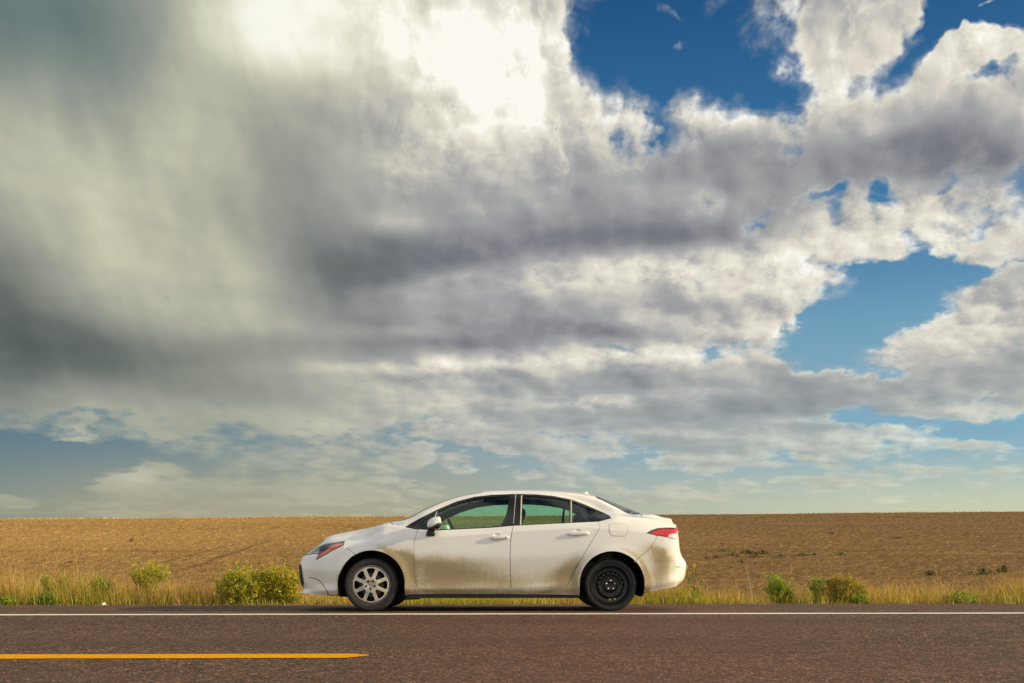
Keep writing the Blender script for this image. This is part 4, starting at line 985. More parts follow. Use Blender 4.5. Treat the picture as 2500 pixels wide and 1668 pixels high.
    bm = superloft([((fx0 - .02, 0, fz0 - .01), .004, .012, (1, 0, 0), (0, 1, 0)), ((fx0 + .05, 0, fz0 + .004), .07, .022, (1, 0, 0), (0, 1, 0)), ((fx1 - .035, 0, fz0 + .022), .045, .012, (1, 0, 0), (0, 1, 0)), ((fx1 - .004, 0, fz1), .012, .004, (1, 0, 0), (0, 1, 0))], 16, 2.0)
    bm_obj('roof_aerial', bm, M['paint'], car, smooth=50)
    # bumper crease line, drawn as a thin dark strip
    crs = zoomA([(250, 1102), (320, 1115), (380, 1150), (430, 1215), (480, 1308)]); crs2 = zoomA([(474, 1312), (424, 1220), (376, 1157), (318, 1122), (252, 1108)])
    put('bumper_crease', [L(smooth_curve(crs) + smooth_curve(crs2), tmax=4.5, umin=.6, umax=8)], M['matte'], off=.001, gap=0, lip=.003, du=.05, dt=.05)
    # ---- underside and wheel housings
    zb = .17
    bm = bmesh.new()
    def prism(xz, y0, y1):
        a = [bm.verts.new((x, y0, z)) for x, z in xz]; b = [bm.verts.new((x, y1, z)) for x, z in xz]; n = len(xz)
        for k in range(n): bm.faces.new((a[k], a[(k + 1) % n], b[(k + 1) % n], b[k]))
        bm.faces.new(a[::-1]); bm.faces.new(b)
    prism([(-2.38, .22), (-2.1, .17), (1.3, .165), (1.75, .24), (1.92, .30), (1.92, .42), (-2.38, .42)], -.58, .58)
    cF, rF = AR_F; cR, rR = AR_R
    for s in (-1, 1):
        a, b = sorted((s * .60, s * .845))
        prism([(cF[0] + rF + .02, .150), (cR[0] - rR - .02, .150), (cR[0] - rR - .02, .30), (cF[0] + rF + .02, .30)], a, b)
        prism([(-2.16, .178), (cF[0] - rF - .015, .174), (cF[0] - rF - .015, .34), (-2.16, .34)], *sorted((s * .58, s * .68)))
        prism([(cR[0] + rR + .015, .22), (1.80, .30), (1.80, .42), (cR[0] + rR + .015, .42)], *sorted((s * .58, s * .66)))
        prism([(cF[0] + rF - .005, .128), (cF[0] + rF + .16, .136), (cF[0] + rF + .16, .162), (cF[0] + rF - .005, .162)], *sorted((s * .66, s * .84)))
    bmesh.ops.recalc_face_normals(bm, faces=bm.faces[:])
    bm_obj('underbody', bm, M['under'], car)
    for (c, r) in (AR_F, AR_R):
        for s in (-1, 1):
            n = 40; V = []; zc = .165
            for k in range(n + 1):
                a = R(-42 + 264 * k / n) if c is AR_F[0] else R(-26 + 248 * k / n); x, z = c[0] + (r + .006) * math.cos(a), max(c[1] + (r + .006) * math.sin(a), zc)
                V += [(x, s * .868, z), (x, s * .58, z)]
            V += [(c[0], s * .58, c[1])]
            Q = np.array([(2 * k, 2 * k + 1, 2 * k + 3, 2 * k + 2) for k in range(n)]); T = np.array([(2 * k + 1, 2 * k + 3, len(V) - 1) for k in range(n)])
            link('wheel_arch_liner', mesh_np('wheel_arch_liner', V, [Q, T], True), M['under'], car)
    # ---- wheels
    def tyre_prof(Rt, rr, w):
        h = w / 2
        return [(rr - .004, h * .62), (rr, h * .80), (rr + .012, h * .90), (rr + (Rt - rr) * .45, h), (rr + (Rt - rr) * .80, h * .94), (Rt - .012, h * .82), (Rt - .003, h * .66), (Rt, h * .45), (Rt - .004, h * .44), (Rt - .004, h * .40), (Rt, h * .39), (Rt, h * .05), (Rt - .005, h * .04)]
    def tyre(name, Rt, rr, w, mat, parent):
        p = tyre_prof(Rt, rr, w); pr = [(r, -y) for r, y in p] + [(r, y) for r, y in p[::-1]]
        V, F = lathe(pr, 72); return link(name, auto_smooth(mesh_np(name, V, F), 40), mat, parent)
    def wheel(name, loc, Rt, side_, spare=False):
        yr = side_ * .0
        w = empty(name, loc, (0, 0, 0 if side_ < 0 else math.pi)); w.parent = car
        if not spare:
            tyre('tyre', Rt, .214, .205, M['tyre'], w)
            rim = link('rim', auto_smooth(mesh_np('rim', *lathe([(.206, -.094), (.215, -.088), (.212, -.06), (.19, -.03), (.185, .05), (.212, .085)], 56)), 40), M['steel'], w)
            link('brake_disc', auto_smooth(mesh_np('brake_disc', *lathe([(.001, -.020), (.135, -.020), (.140, -.01), (.140, .01)], 40)), 40), M['disc'], w)
            link('dark_backing_disc', mesh_np('dark_backing_disc', *lathe([(.001, .012), (.204, .012), (.206, -.02)], 40)), M['under'], w)  # dark disc added behind the cover so its windows look dark
            # wheel cover: a disc with eight windows between broad spokes
            ro = .222; holes = []
            for k in range(8):
                a = R(-90 + 45 * k); wd = 0.285
                q = [(r, a + s * wd * f) for r, f, s in ((.088, .40, 1), (.098, .66, 1), (.125, .80, 1), (.160, .97, 1), (.176, .97, 1), (.187, .78, 1), (.190, 0, 1), (.187, .78, -1), (.176, .97, -1), (.160, .97, -1), (.125, .80, -1), (.098, .66, -1), (.088, .40, -1), (.083, 0, 1))]
                holes.append(np.array([(r * math.cos(t), r * math.sin(t)) for r, t in q]))
            outer = np.array([(ro * math.cos(t), ro * math.sin(t)) for t in np.arange(72) / 72 * math.tau])
            def S(x, y):
                r = np.hypot(x, y); a = np.arctan2(y, x); sp = np.abs(np.cos((a + math.pi / 2) * 4 + math.pi / 2 * 0))
                yy = -.098 - .010 * np.clip(1 - (r / .20) ** 2, 0, 1) + .012 * sstep(.195, .216, r) - .006 * np.exp(-((r - .075) / .03) ** 2)
                crease = np.cos((a + math.pi / 2) * 8)          # ridge along each spoke
                yy = yy + .007 * np.clip(crease, 0, 1) * sstep(.07, .12, r) * sstep(.2, .17, r)
                yy = yy + .010 * sstep(.040, .030, r)
                return np.stack([x, yy, y], -1)
            def SN(x, y):
                e = .0008; n = np.cross(S(x + e, y) - S(x - e, y), S(x, y + e) - S(x, y - e)); n /= np.linalg.norm(n, axis=1, keepdims=True); return n
            V, F, N = shell([outer] + holes, .011, .011, 0, .014, S, SN)
            cv = link('wheel_cover', mesh_n('wheel_cover', V, F, N), M['cover'], w)
            for k in range(5):
                a = R(90 + 72 * k - 180 + 180); c = np.array([.048 * math.cos(a - math.pi), 0, .048 * math.sin(a - math.pi)])
                Vn, Fn = lathe([(.0125, -.108), (.0125, -.116), (.0095, -.1165), (.0088, -.112), (.0001, -.112)], 14)
                link('lug_hole', auto_smooth(mesh_np('lug_hole', Vn + c, Fn)), M['steel'], cv)
            # emblem: two ovals inside a wider one
            bm = bmesh.new()
            for (cx_, cz_, a_, b_) in ((0, 0, .021, .0135), (0, .0045, .0125, .0062), (0, 0, .0055, .0130)):
                n = 28; r0, r1 = [], []
                for k in range(n):
                    t = k / n * math.tau
                    r0.append(bm.verts.new((cx_ + a_ * math.cos(t), -.1005, cz_ + b_ * math.sin(t)))); r1.append(bm.verts.new((cx_ + (a_ - .0022) * math.cos(t), -.1005, cz_ + (b_ - .0022) * math.sin(t))))
                for k in range(n): bm.faces.new((r0[k], r0[(k + 1) % n], r1[(k + 1) % n], r1[k]))
            rr_ = bmesh.ops.extrude_face_region(bm, geom=bm.faces[:]); bmesh.ops.translate(bm, verts=[v for v in rr_['geom'] if isinstance(v, bmesh.types.BMVert)], vec=(0, -.0025, 0))
            bmesh.ops.recalc_face_normals(bm, faces=bm.faces[:]); bm_obj('emblem', bm, M['chrome'], cv)
        else:
            tyre('tyre', Rt, .224, .165, M['tyre_new'], w)
            link('rim', auto_smooth(mesh_np('rim', *lathe([(.226, -.074), (.229, -.079), (.222, -.081), (.214, -.070), (.208, -.052), (.206, -.030), (.200, -.018), (.165, -.008), (.160, -.010)], 64)), 40), M['steel'], w)
            n = 128; V = []; prof = [(.166, -.004), (.160, -.018), (.150, -.030), (.136, -.034), (.112, -.030), (.104, -.020), (.096, -.016), (.084, -.018), (.078, -.026), (.072, -.036), (.060, -.038), (.036, -.037), (.030, -.034), (.028, -.022), (.001, -.020)]
            for k in range(n):
                a = k / n * math.tau; sc = max(0.0, math.cos(a * 16)) ** 0.6
                for j, (r, y) in enumerate(prof):
                    r2 = r - (.010 * sc if j in (1, 2) else .005 * sc if j == 3 else 0); V.append((r2 * math.cos(a), y + (.008 * sc if j in (1, 2) else 0), r2 * math.sin(a)))
            kk = len(prof); i = np.arange(n)[:, None]; j = np.arange(kk - 1)[None]
            F = np.stack([i * kk + j, i * kk + j + 1, ((i + 1) % n) * kk + j + 1, ((i + 1) % n) * kk + j], -1).reshape(-1, 4)
            dc = link('wheel_disc', auto_smooth(mesh_np('wheel_disc', V, [F]), 50), M['steel'], w)
            for k in range(5):
                a = R(90 + 72 * k); c = np.array([.050 * math.cos(a), 0, .050 * math.sin(a)])
                Vn, Fn = lathe([(.011, -.036), (.011, -.046), (.008, -.055), (.003, -.058), (.0001, -.058)], 6); link('lug_nut', mesh_np('lug_nut', Vn + c, Fn), M['nut'], dc)
            for dx, dz in ((-.004, -.166), (.050, -.158)):
                Vn, Fn = lathe([(.0001, -.012), (.016, -.012), (.0165, -.006)], 18); link('paint_dab', mesh_np('paint_dab', Vn * (1, 1, .75) + np.array([dx, -.006, dz]), Fn), M['yellowdot'], w)
            Vn, Fn = lathe([(.0001, -.03), (.004, -.03), (.005, -.0), (.005, .01)], 10); link('valve', mesh_np('valve', Vn + np.array([.152, -.01, -.068]), Fn), M['nut'], w)
        return w
    rtF = WH_F[1] + .004
    wheel('wheel', (WH_F[0], -.765, WH_F[1]), WH_F[1] + .002, -1); wheel('wheel', (WH_F[0], .765, WH_F[1]), WH_F[1] + .002, 1)
    wheel('spare_wheel', (WH_R[0], -.775, WH_R[1]), WH_R[1] + .002, -1, True)['label'] = 'black steel spare wheel with a narrow tyre'
    wheel('wheel', (WH_R[0], .765, WH_R[1]), WH_R[1] + .002, 1)
    # ---- cabin
    def rbox(name, c, s, r, mat, parent, rot=None, seg=3):
        return bm_obj(name, bevel_box(*s, r, seg), mat, parent, Matrix.Translation(c) @ (rot or Matrix()), 50)
    rbox('dashboard', (-.98, 0, .80), (.50, 1.36, .20), .06, M['lining'], car)
    rbox('cabin_floor', (0.1, 0, .33), (2.4, 1.30, .06), .01, M['lining'], car)
    for y in (-.37, .37):
        st = rbox('front_seat', (-.40, y, .47), (.52, .50, .20), .07, M['fabric'], car)
        A = Vector((math.sin(R(22)), 0, math.cos(R(22)))); B = Vector((math.cos(R(22)), 0, -math.sin(R(22)))); o = Vector((-.15, y, .50))
        bm_obj('backrest', superloft([(o, .06, .24, B, (0, 1, 0)), (o + A * .12, .085, .25, B, (0, 1, 0)), (o + A * .35, .075, .25, B, (0, 1, 0)), (o + A * .50, .06, .21, B, (0, 1, 0)), (o + A * .54, .03, .16, B, (0, 1, 0))]), M['fabric'], st, smooth=60)
        h = o + A * .66
        bm_obj('headrest', superloft([(h - A * .09, .03, .10, B, (0, 1, 0)), (h - A * .06, .055, .135, B, (0, 1, 0)), (h + A * .05, .05, .13, B, (0, 1, 0)), (h + A * .085, .025, .09, B, (0, 1, 0))]), M['fabric'], st, smooth=60)
    rs = rbox('rear_seat', (.80, 0, .47), (.50, 1.26, .20), .07, M['fabric'], car)
    rbox('backrest', (1.12, 0, .70), (.16, 1.24, .52), .06, M['fabric'], rs, Matrix.Rotation(R(24), 4, 'Y'))
    for y in (-.42, .42):
        hx, hz = unproj(1200 + 1025 / 4.612, 1170 + 420 / 4.612, -.42)
        A = Vector((math.sin(R(14)), 0, math.cos(R(14)))); B = Vector((math.cos(R(14)), 0, -math.sin(R(14)))); h = Vector((hx, y, hz))
        bm_obj('headrest', superloft([(h - A * .16, .03, .11, B, (0, 1, 0)), (h - A * .12, .05, .13, B, (0, 1, 0)), (h + A * .06, .05, .125, B, (0, 1, 0)), (h + A * .095, .02, .09, B, (0, 1, 0))]), M['fabric'], rs, smooth=60)
    # steering wheel in front of the left-hand seat (the near side)
    sx, sz = unproj(700 + 1855 / 4.612, 1170 + 540 / 4.612, -.37)
    bm = bmesh.new(); n, k2 = 40, 10; Rw, rw_ = .185, .016; rg = []
    for a in range(n):
        t = a / n * math.tau
        rg.append([bm.verts.new(((rw_ * math.sin(b / k2 * math.tau)), (Rw + rw_ * math.cos(b / k2 * math.tau)) * math.cos(t), (Rw + rw_ * math.cos(b / k2 * math.tau)) * math.sin(t))) for b in range(k2)])
    for a in range(n):
        for b in range(k2): bm.faces.new((rg[a][b], rg[a][(b + 1) % k2], rg[(a + 1) % n][(b + 1) % k2], rg[(a + 1) % n][b]))
    hub = bevel_box(.05, .14, .12, .02); me_ = bpy.data.meshes.new('tmp'); hub.to_mesh(me_); hub.free(); bm.from_mesh(me_); bpy.data.meshes.remove(me_)
    for s in ((.02, .36, .03), (.02, .03, .18)):
        b2 = bevel_box(*s, .006); 
        if s[1] < .1: bmesh.ops.translate(b2, verts=b2.verts[:], vec=(0, 0, -.09))
        me_ = bpy.data.meshes.new('tmp'); b2.to_mesh(me_); b2.free(); bm.from_mesh(me_); bpy.data.meshes.remove(me_)
    bm_obj('steering_wheel', bm, M['matte'], car, Matrix.Translation((sx + .04, -.37, sz - .085)) @ Matrix.Rotation(R(-24), 4, 'Y'), 50)
    # inner mirror
    rbox('inner_mirror', (-.52, 0, 1.29), (.025, .22, .06), .01, M['matte'], car)
    return car
def belt_between(belt, u0, u1): return [q for q in belt if u0 < q[0] < u1]
build_car()

# ------------------------------------------------------------------ vegetation
def leaf_mat(name, rough=0.7, trans=0.35):
    m, g, out = new_mat(name)
    at = g.new('ShaderNodeVertexColor', layer_name='tint'); c = E(g, at.outputs['Color'])
    d = g.new('ShaderNodeBsdfDiffuse'); g.put(d.inputs[0], c)
    t = g.new('ShaderNodeBsdfTranslucent'); g.put(t.inputs[0], g.vm('MULTIPLY', c, (1.15, 1.1, 0.6)))
    mx = g.new('ShaderNodeMixShader'); mx.inputs[0].default_value = trans
    g.l.new(d.outputs[0], mx.inputs[1]); g.l.new(t.outputs[0], mx.inputs[2])
    gl = g.new('ShaderNodeBsdfGlossy'); gl.inputs['Roughness'].default_value = 0.45; g.put(gl.inputs[0], (0.8, 0.8, 0.7))
    m2 = g.new('ShaderNodeMixShader'); m2.inputs[0].default_value = 0.05
    g.l.new(mx.outputs[0], m2.inputs[1]); g.l.new(gl.outputs[0], m2.inputs[2])
    g.l.new(m2.outputs[0], out.inputs[0])
    return m
M_GRASS = leaf_mat('grass_blade', trans=0.4); M_STRAW = leaf_mat('dry_straw', trans=0.2); M_LEAF = leaf_mat('leaf', trans=0.4); M_FLOWER = leaf_mat('petal', trans=0.3)
def blades(pos, h, w, lean_dir, lean, cols, tip_cols=None):
    """Curved tapering grass blades: 5 vertices each."""
    n = len(pos); face = rng.random(n) * math.pi
    fx, fy = np.cos(face) * w / 2, np.sin(face) * w / 2
    lx, ly = np.cos(lean_dir) * lean * h, np.sin(lean_dir) * lean * h
    V = np.zeros((n, 5, 3)); b = pos
    for k, (tt, ww) in enumerate(((0.0, 1.0), (0.55, 0.8))):
        c = b + np.stack([lx * tt ** 1.8, ly * tt ** 1.8, h * tt], -1)
        V[:, 2 * k] = c - np.stack([fx, fy, 0 * fx], -1) * ww; V[:, 2 * k + 1] = c + np.stack([fx, fy, 0 * fx], -1) * ww
    V[:, 4] = b + np.stack([lx, ly, h * np.sqrt(np.clip(1 - 0.3 * lean ** 2, 0.2, 1))], -1)
    i = np.arange(n)[:, None] * 5
    C = np.repeat(cols[:, None, :], 5, 1)
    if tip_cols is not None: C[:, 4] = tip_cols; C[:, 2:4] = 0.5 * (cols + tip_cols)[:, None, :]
    return V.reshape(-1, 3), i + np.array([[0, 1, 3, 2]]), i + np.array([[2, 3, 4]]), C.reshape(-1, 3)
def blade_mesh(name, parts):
    V, Q, T, C, o = [], [], [], [], 0
    for v, q, t, c in parts: V.append(v); Q.append(q + o); T.append(t + o); C.append(c); o += len(v)
    me = mesh_np(name, np.concatenate(V), [np.concatenate(Q), np.concatenate(T)]); paint_attr(me, np.concatenate(C)); return me
def jitter(base, n, s=0.25):
    b = np.asarray(base, float); k = 1 + (rng.random((n, 1)) - 0.5) * 2 * s
    return np.clip(b * k * (1 + (rng.random((n, 3)) - 0.5) * 0.25), 0, 1)
DRY = np.array([(0.52, 0.32, 0.085), (0.60, 0.40, 0.12), (0.42, 0.23, 0.065), (0.55, 0.37, 0.09), (0.34, 0.19, 0.06)])
GREEN = np.array([(0.30, 0.34, 0.022), (0.42, 0.42, 0.035), (0.22, 0.29, 0.02), (0.50, 0.46, 0.05)])
def build_stubble():
    n = 150000
    d = 14.5 * (200 / 14.5) ** (rng.random(n) ** 0.9); x = (rng.random(n) * 2 - 1) * (0.60 * d + 3); y = d + CAM_Y
    keep = y - YAW * x > 4.2
    for (x0, y0, x1, y1, w_, s_) in TRACKS:
        Lk = math.hypot(x1 - x0, y1 - y0); dd = np.abs((x - x0) * (y1 - y0) - (y - y0) * (x1 - x0)) / Lk; al = ((x - x0) * (x1 - x0) + (y - y0) * (y1 - y0)) / Lk
        keep &= ~((dd < w_ * 0.8) & (al > 0) & (al < Lk) & (rng.random(n) < s_ * 0.9))
    x, y, d = x[keep], y[keep], d[keep]; n = len(x)
    west = sstep(14, -30, x + 40 * N1(x / 40, y / 20))
    lie = rng.random(n) < (0.74 - 0.35 * west) + 0.35 * sstep(18, 60, d)
    ang = rng.normal(0.06, 0.4, n) + (rng.random(n) < 0.3) * rng.random(n) * 3
    L = np.where(lie, rng.uniform(0.07, 0.30, n), rng.uniform(0.05, 0.15, n)) * (d / 20) ** 0.08
    w = rng.uniform(0.005, 0.012, n) * (d / 16) ** 0.55
    z = ground_z(x, y) - 0.005
    b = np.stack([x, y, z], -1)
    up = np.where(lie, rng.uniform(0.02, 0.30, n), rng.uniform(0.8, 1.0, n)); hor = np.sqrt(1 - up ** 2)
    t = np.stack([np.cos(ang) * hor * L, np.sin(ang) * hor * L, up * L], -1)
    s = np.where(lie[:, None], np.stack([-np.sin(ang) * 0.6, np.cos(ang) * 0.6, 0.8 + 0 * ang], -1), np.stack([np.ones(n), 0 * ang, 0 * ang], -1)) * w[:, None] / 2
    V = np.stack([b - s, b + s, b + t + s * 0.7, b + t - s * 0.7], 1).reshape(-1, 3)
    pal = np.array([(0.60, 0.405, 0.15), (0.47, 0.30, 0.105), (0.34, 0.20, 0.075), (0.70, 0.51, 0.22), (0.22, 0.13, 0.06)])
    pw = np.array([0.26, 0.30, 0.22, 0.08, 0.14])
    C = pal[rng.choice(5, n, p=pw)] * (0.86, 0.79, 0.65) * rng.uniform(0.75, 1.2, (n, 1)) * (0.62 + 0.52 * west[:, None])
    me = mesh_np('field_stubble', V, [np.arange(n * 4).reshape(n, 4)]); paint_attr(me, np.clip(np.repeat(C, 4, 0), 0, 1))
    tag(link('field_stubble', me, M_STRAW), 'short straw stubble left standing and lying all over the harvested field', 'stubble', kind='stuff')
    # dry stalks on the crest
    n = 16000
    x = (rng.random(n) * 2 - 1) * 125; y = 186 - rng.random(n) ** 1.6 * 46
    den = 0.5 + N1(x / 9, y / 30) + 0.45 * sstep(20, -60, x); k = rng.random(n) < den; x, y = x[k], y[k]; n = len(x)
    h = rng.uniform(0.15, 0.42, n) * (0.75 + 0.5 * sstep(30, -60, x))
    p = blades(np.stack([x, y, ground_z(x, y)], -1), h, rng.uniform(0.05, 0.11, n), rng.random(n) * 6.28, rng.uniform(0.1, 0.5, n), jitter((0.50, 0.35, 0.12), n), None)
    tag(link('crest_straw', blade_mesh('crest_straw', [p]), M_STRAW), 'pale line of uncut dry straw along the crest of the field', 'straw', kind='stuff')
# height (m), share of green, density of the roadside grass along the photograph's x
VX = np.array([-1300, -300, 0, 100, 200, 300, 400, 520, 640, 760, 900, 1000, 1200, 1420, 1600, 1700, 1800, 1900, 2000, 2120, 2250, 2350, 2450, 2600, 3300, 4200])
VH = 1.28 * np.array([0.34, 0.36, 0.40, 0.40, 0.38, 0.30, 0.32, 0.26, 0.24, 0.22, 0.20, 0.20, 0.20, 0.22, 0.26, 0.30, 0.24, 0.28, 0.28, 0.30, 0.34, 0.36, 0.38, 0.38, 0.34, 0.34])
VG = np.array([0.7, 0.7, 0.70, 0.85, 0.85, 0.60, 0.40, 0.32, 0.35, 0.45, 0.55, 0.6, 0.65, 0.6, 0.60, 0.60, 0.35, 0.50, 0.50, 0.40, 0.38, 0.45, 0.5, 0.5, 0.5, 0.5])
def build_verge():
    n = 110000
    x = rng.uniform(-12.5, 12.5, n); off = EDGE_Y - 0.02 + rng.random(n) ** 1.25 * 2.6; y = off + YAW * x
    px = CX + F_PX * x / (y - CAM_Y)
    clump = N1(x * 1.3, y * 1.1) + 0.7 * N2(x * 4.1, y * 3.0) + 0.5 * N3(x * 11, y * 9)
    k = rng.random(n) < np.clip(0.52 + 1.5 * clump, 0.04, 1) * (0.35 + 0.65 * sstep(EDGE_Y - 0.02, EDGE_Y + 0.28, off)) * (1 - 0.65 * sstep(EDGE_Y + 1.2, EDGE_Y + 2.6, off))
    x, y, off, px, clump = x[k], y[k], off[k], px[k], clump[k]; n = len(x)
    H = np.interp(px, VX, VH); gr = np.interp(px, VX, VG) * 0.88
    front = sstep(EDGE_Y + 0.7, EDGE_Y, off)
    green = rng.random(n) < np.clip(gr * (0.55 + 1.2 * (N2(x * 0.9 + 7, y * 0.8) + 0.5)) * (0.55 + 0.9 * front), 0, 0.95)
    h = H * np.where(green, rng.uniform(0.25, 0.85, n), rng.uniform(0.35, 1.18, n)) * (0.75 + 0.7 * np.clip(clump + 0.2, 0, 0.7)) * (0.55 + 0.45 * sstep(EDGE_Y, EDGE_Y + 0.35, off))
    tall = rng.random(n) < 0.012; h = np.where(tall, h * 1.7, h)
    w = np.where(green, rng.uniform(0.004, 0.010, n), rng.uniform(0.003, 0.0065, n))
    cols = np.where(green[:, None], GREEN[rng.integers(0, 4, n)], DRY[rng.integers(0, 5, n)]) * rng.uniform(0.7, 1.2, (n, 1))
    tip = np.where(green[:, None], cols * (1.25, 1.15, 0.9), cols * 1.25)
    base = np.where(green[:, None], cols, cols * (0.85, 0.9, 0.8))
    z = ground_z(x, y) - 0.01
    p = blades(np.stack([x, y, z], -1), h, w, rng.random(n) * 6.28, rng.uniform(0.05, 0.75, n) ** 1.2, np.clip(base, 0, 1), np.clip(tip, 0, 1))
    # low mat of dead grass at the feet
    m = 26000; x2 = rng.uniform(-12.5, 12.5, m); o2 = EDGE_Y + 0.0 + rng.random(m) * 2.4; y2 = o2 + YAW * x2
    p2 = blades(np.stack([x2, y2, ground_z(x2, y2) - 0.005], -1), rng.uniform(0.02, 0.09, m), rng.uniform(0.006, 0.014, m), rng.random(m) * 6.28, rng.uniform(0.4, 1.6, m), jitter((0.26, 0.165, 0.06), m, 0.5), None)
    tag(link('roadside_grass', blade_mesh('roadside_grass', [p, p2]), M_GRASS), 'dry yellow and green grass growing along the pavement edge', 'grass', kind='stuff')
def quads(cent, size, cols, flat=0.0):
    """Small leaf-shaped diamonds in random orientation."""
    n = len(cent); a = rng.normal(size=(n, 3)); a[:, 2] *= (1 - flat); a /= np.linalg.norm(a, axis=1, keepdims=True)
    b = np.cross(a, rng.normal(size=(n, 3))); b /= np.linalg.norm(b, axis=1, keepdims=True)
    s = np.asarray(size).reshape(-1, 1)
    V = np.stack([cent - a * s, cent - b * s * 0.42, cent + a * s, cent + b * s * 0.42], 1).reshape(-1, 3)
    return V, np.arange(n * 4).reshape(n, 4), np.repeat(cols, 4, 0)
def quad_mesh(name, cent, size, cols):
    V, F, C = quads(cent, size, cols); me = mesh_np(name, V, [F]); paint_attr(me, np.clip(C, 0, 1)); return me
def stem_mesh(name, roots, tips, w, cols, bend=0.15):
    n = len(roots); mid = (roots + tips) / 2 + rng.normal(size=(n, 3)) * bend * np.linalg.norm(tips - roots, axis=1, keepdims=True) * 0.35
    V, F = [], []
    pts = np.stack([roots, mid, tips], 1)
    for k, off in enumerate(((1, 0, 0), (-0.5, 0.87, 0), (-0.5, -0.87, 0))):
        V.append(pts + np.array(off) * np.array([1.0, 0.75, 0.4])[None, :, None] * w / 2)
    V = np.stack(V, 2).reshape(-1, 3)                      # n, 3 levels, 3 sides
    i = np.arange(n)[:, None, None, None] * 9 + np.arange(2)[None, :, None, None] * 3
    s = np.arange(3); q = np.stack([s, (s + 1) % 3, (s + 1) % 3 + 3, s + 3], -1)[None, None]
    F = (i + q).reshape(-1, 4)
    me = mesh_np(name, V, [F]); paint_attr(me, np.clip(np.repeat(cols, 9, 0), 0, 1)); return me
def bush(name, label, cat, px, base_py, top_py, width_px, off, lobes, leaf_cols, flower_cols, n_leaf, n_flower, n_stem=60, leaf=0.015, flower=0.013, group=None, gap=0.35, dome=True):
    """A round-headed shrub: stems fanning from one foot, leaf sprays through the crown, flower heads near the surface."""
    y = EDGE_Y + off; d = y - CAM_Y; x = (px - CX) * d / F_PX; y += YAW * x; d = y - CAM_Y
    x = (px - CX) * d / F_PX; z = float(ground_z(x, y)); s = d / F_PX
    root = empty(name, (x, y, z)); tag(root, label, cat, group)
    Ht = CAM_Z + (HY - top_py) * s - z; Wd = width_px * s / 2
    L = [(Vector((lx * Wd, ly * Wd, lz * Ht)), np.array([rx * Wd, rx * Wd * 0.85, rz * Ht])) for lx, ly, lz, rx, rz in lobes]
    wt = np.array([r[0] * r[0] * r[2] for c, r in L]); wt = wt / wt.sum()
    def cloud(n, lo, hi):
        li = rng.choice(len(L), n, p=wt); v = rng.normal(size=(n, 3)); v /= np.linalg.norm(v, axis=1, keepdims=True)
        r = rng.uniform(lo, hi, n) ** 0.5
        c = np.array([L[i][0] for i in li]); rr = np.array([L[i][1] for i in li])
        p = c + v * rr * r[:, None]
        nz = N1(p[:, 0] / 0.09 + 3, p[:, 2] / 0.08 + p[:, 1] / 0.1) + 0.6 * N2(p[:, 0] / 0.035, p[:, 2] / 0.035 + p[:, 1] / 0.05)
        p += v * nz[:, None] * 0.16 * Ht
        return p[(p[:, 2] > 0.01) & (rng.random(n) < np.clip(0.75 + gap * 2.2 * nz, 0, 1))], v
    ns = n_stem; tips, _ = cloud(ns * 2, 0.3, 0.95); tips = tips[:ns]
    roots = np.stack([rng.normal(0, 0.10 * Wd, len(tips)) + tips[:, 0] * 0.22, rng.normal(0, 0.10 * Wd, len(tips)), np.full(len(tips), -0.02)], -1)
    link('stems', stem_mesh('stems', roots, tips, 0.007, jitter((0.17, 0.13, 0.05), len(tips))), M_STRAW, root)
    lv, _ = cloud(n_leaf, 0.05, 1.0)
    # sprigs that break the outline
    k = 150 if n_leaf > 3000 else 50; sp, sv = cloud(k * 4, 0.80, 0.98); sp = sp[:k]
    axis = sp - np.array([0, 0, 0.15 * Ht]); axis /= np.linalg.norm(axis, axis=1, keepdims=True); axis[:, 2] = np.abs(axis[:, 2]) + 0.35
    tt = rng.random((len(sp), 16)); ln = rng.uniform(0.06, 0.20, (len(sp), 1)) * Ht
    sg = (sp[:, None] + axis[:, None] * (tt * ln)[..., None] + rng.normal(0, 0.008, (len(sp), 16, 3))).reshape(-1, 3)
    lv = np.concatenate([lv, sg]); tipsprig = sp + axis * ln
    lc = np.asarray(leaf_cols)[rng.integers(0, len(leaf_cols), len(lv))] * rng.uniform(0.7, 1.25, (len(lv), 1))
    link('foliage', quad_mesh('foliage', lv, rng.uniform(0.6, 1.3, len(lv)) * leaf, lc), M_LEAF, root)
    if n_flower:
        fl, _ = cloud(n_flower, 0.72, 1.10)
        keep = fl[:, 2] > 0.28 * Ht; fl = np.concatenate([fl[keep], np.repeat(tipsprig, 5, 0) + rng.normal(0, 0.014, (len(tipsprig) * 5, 3))])
        fc = np.asarray(flower_cols)[rng.integers(0, len(flower_cols), len(fl))] * rng.uniform(0.8, 1.15, (len(fl), 1))
        link('flower_heads', quad_mesh('flower_heads', fl, rng.uniform(0.6, 1.3, len(fl)) * flower, fc), M_FLOWER, root)
    return root
LG = [(0.28, 0.34, 0.022), (0.38, 0.42, 0.03), (0.19, 0.25, 0.018), (0.46, 0.46, 0.045)]
YF = [(0.80, 0.52, 0.02), (0.88, 0.60, 0.03), (0.70, 0.40, 0.02), (0.60, 0.50, 0.04)]
GF = [(0.62, 0.40, 0.03), (0.50, 0.30, 0.03), (0.72, 0.48, 0.045), (0.40, 0.23, 0.03)]
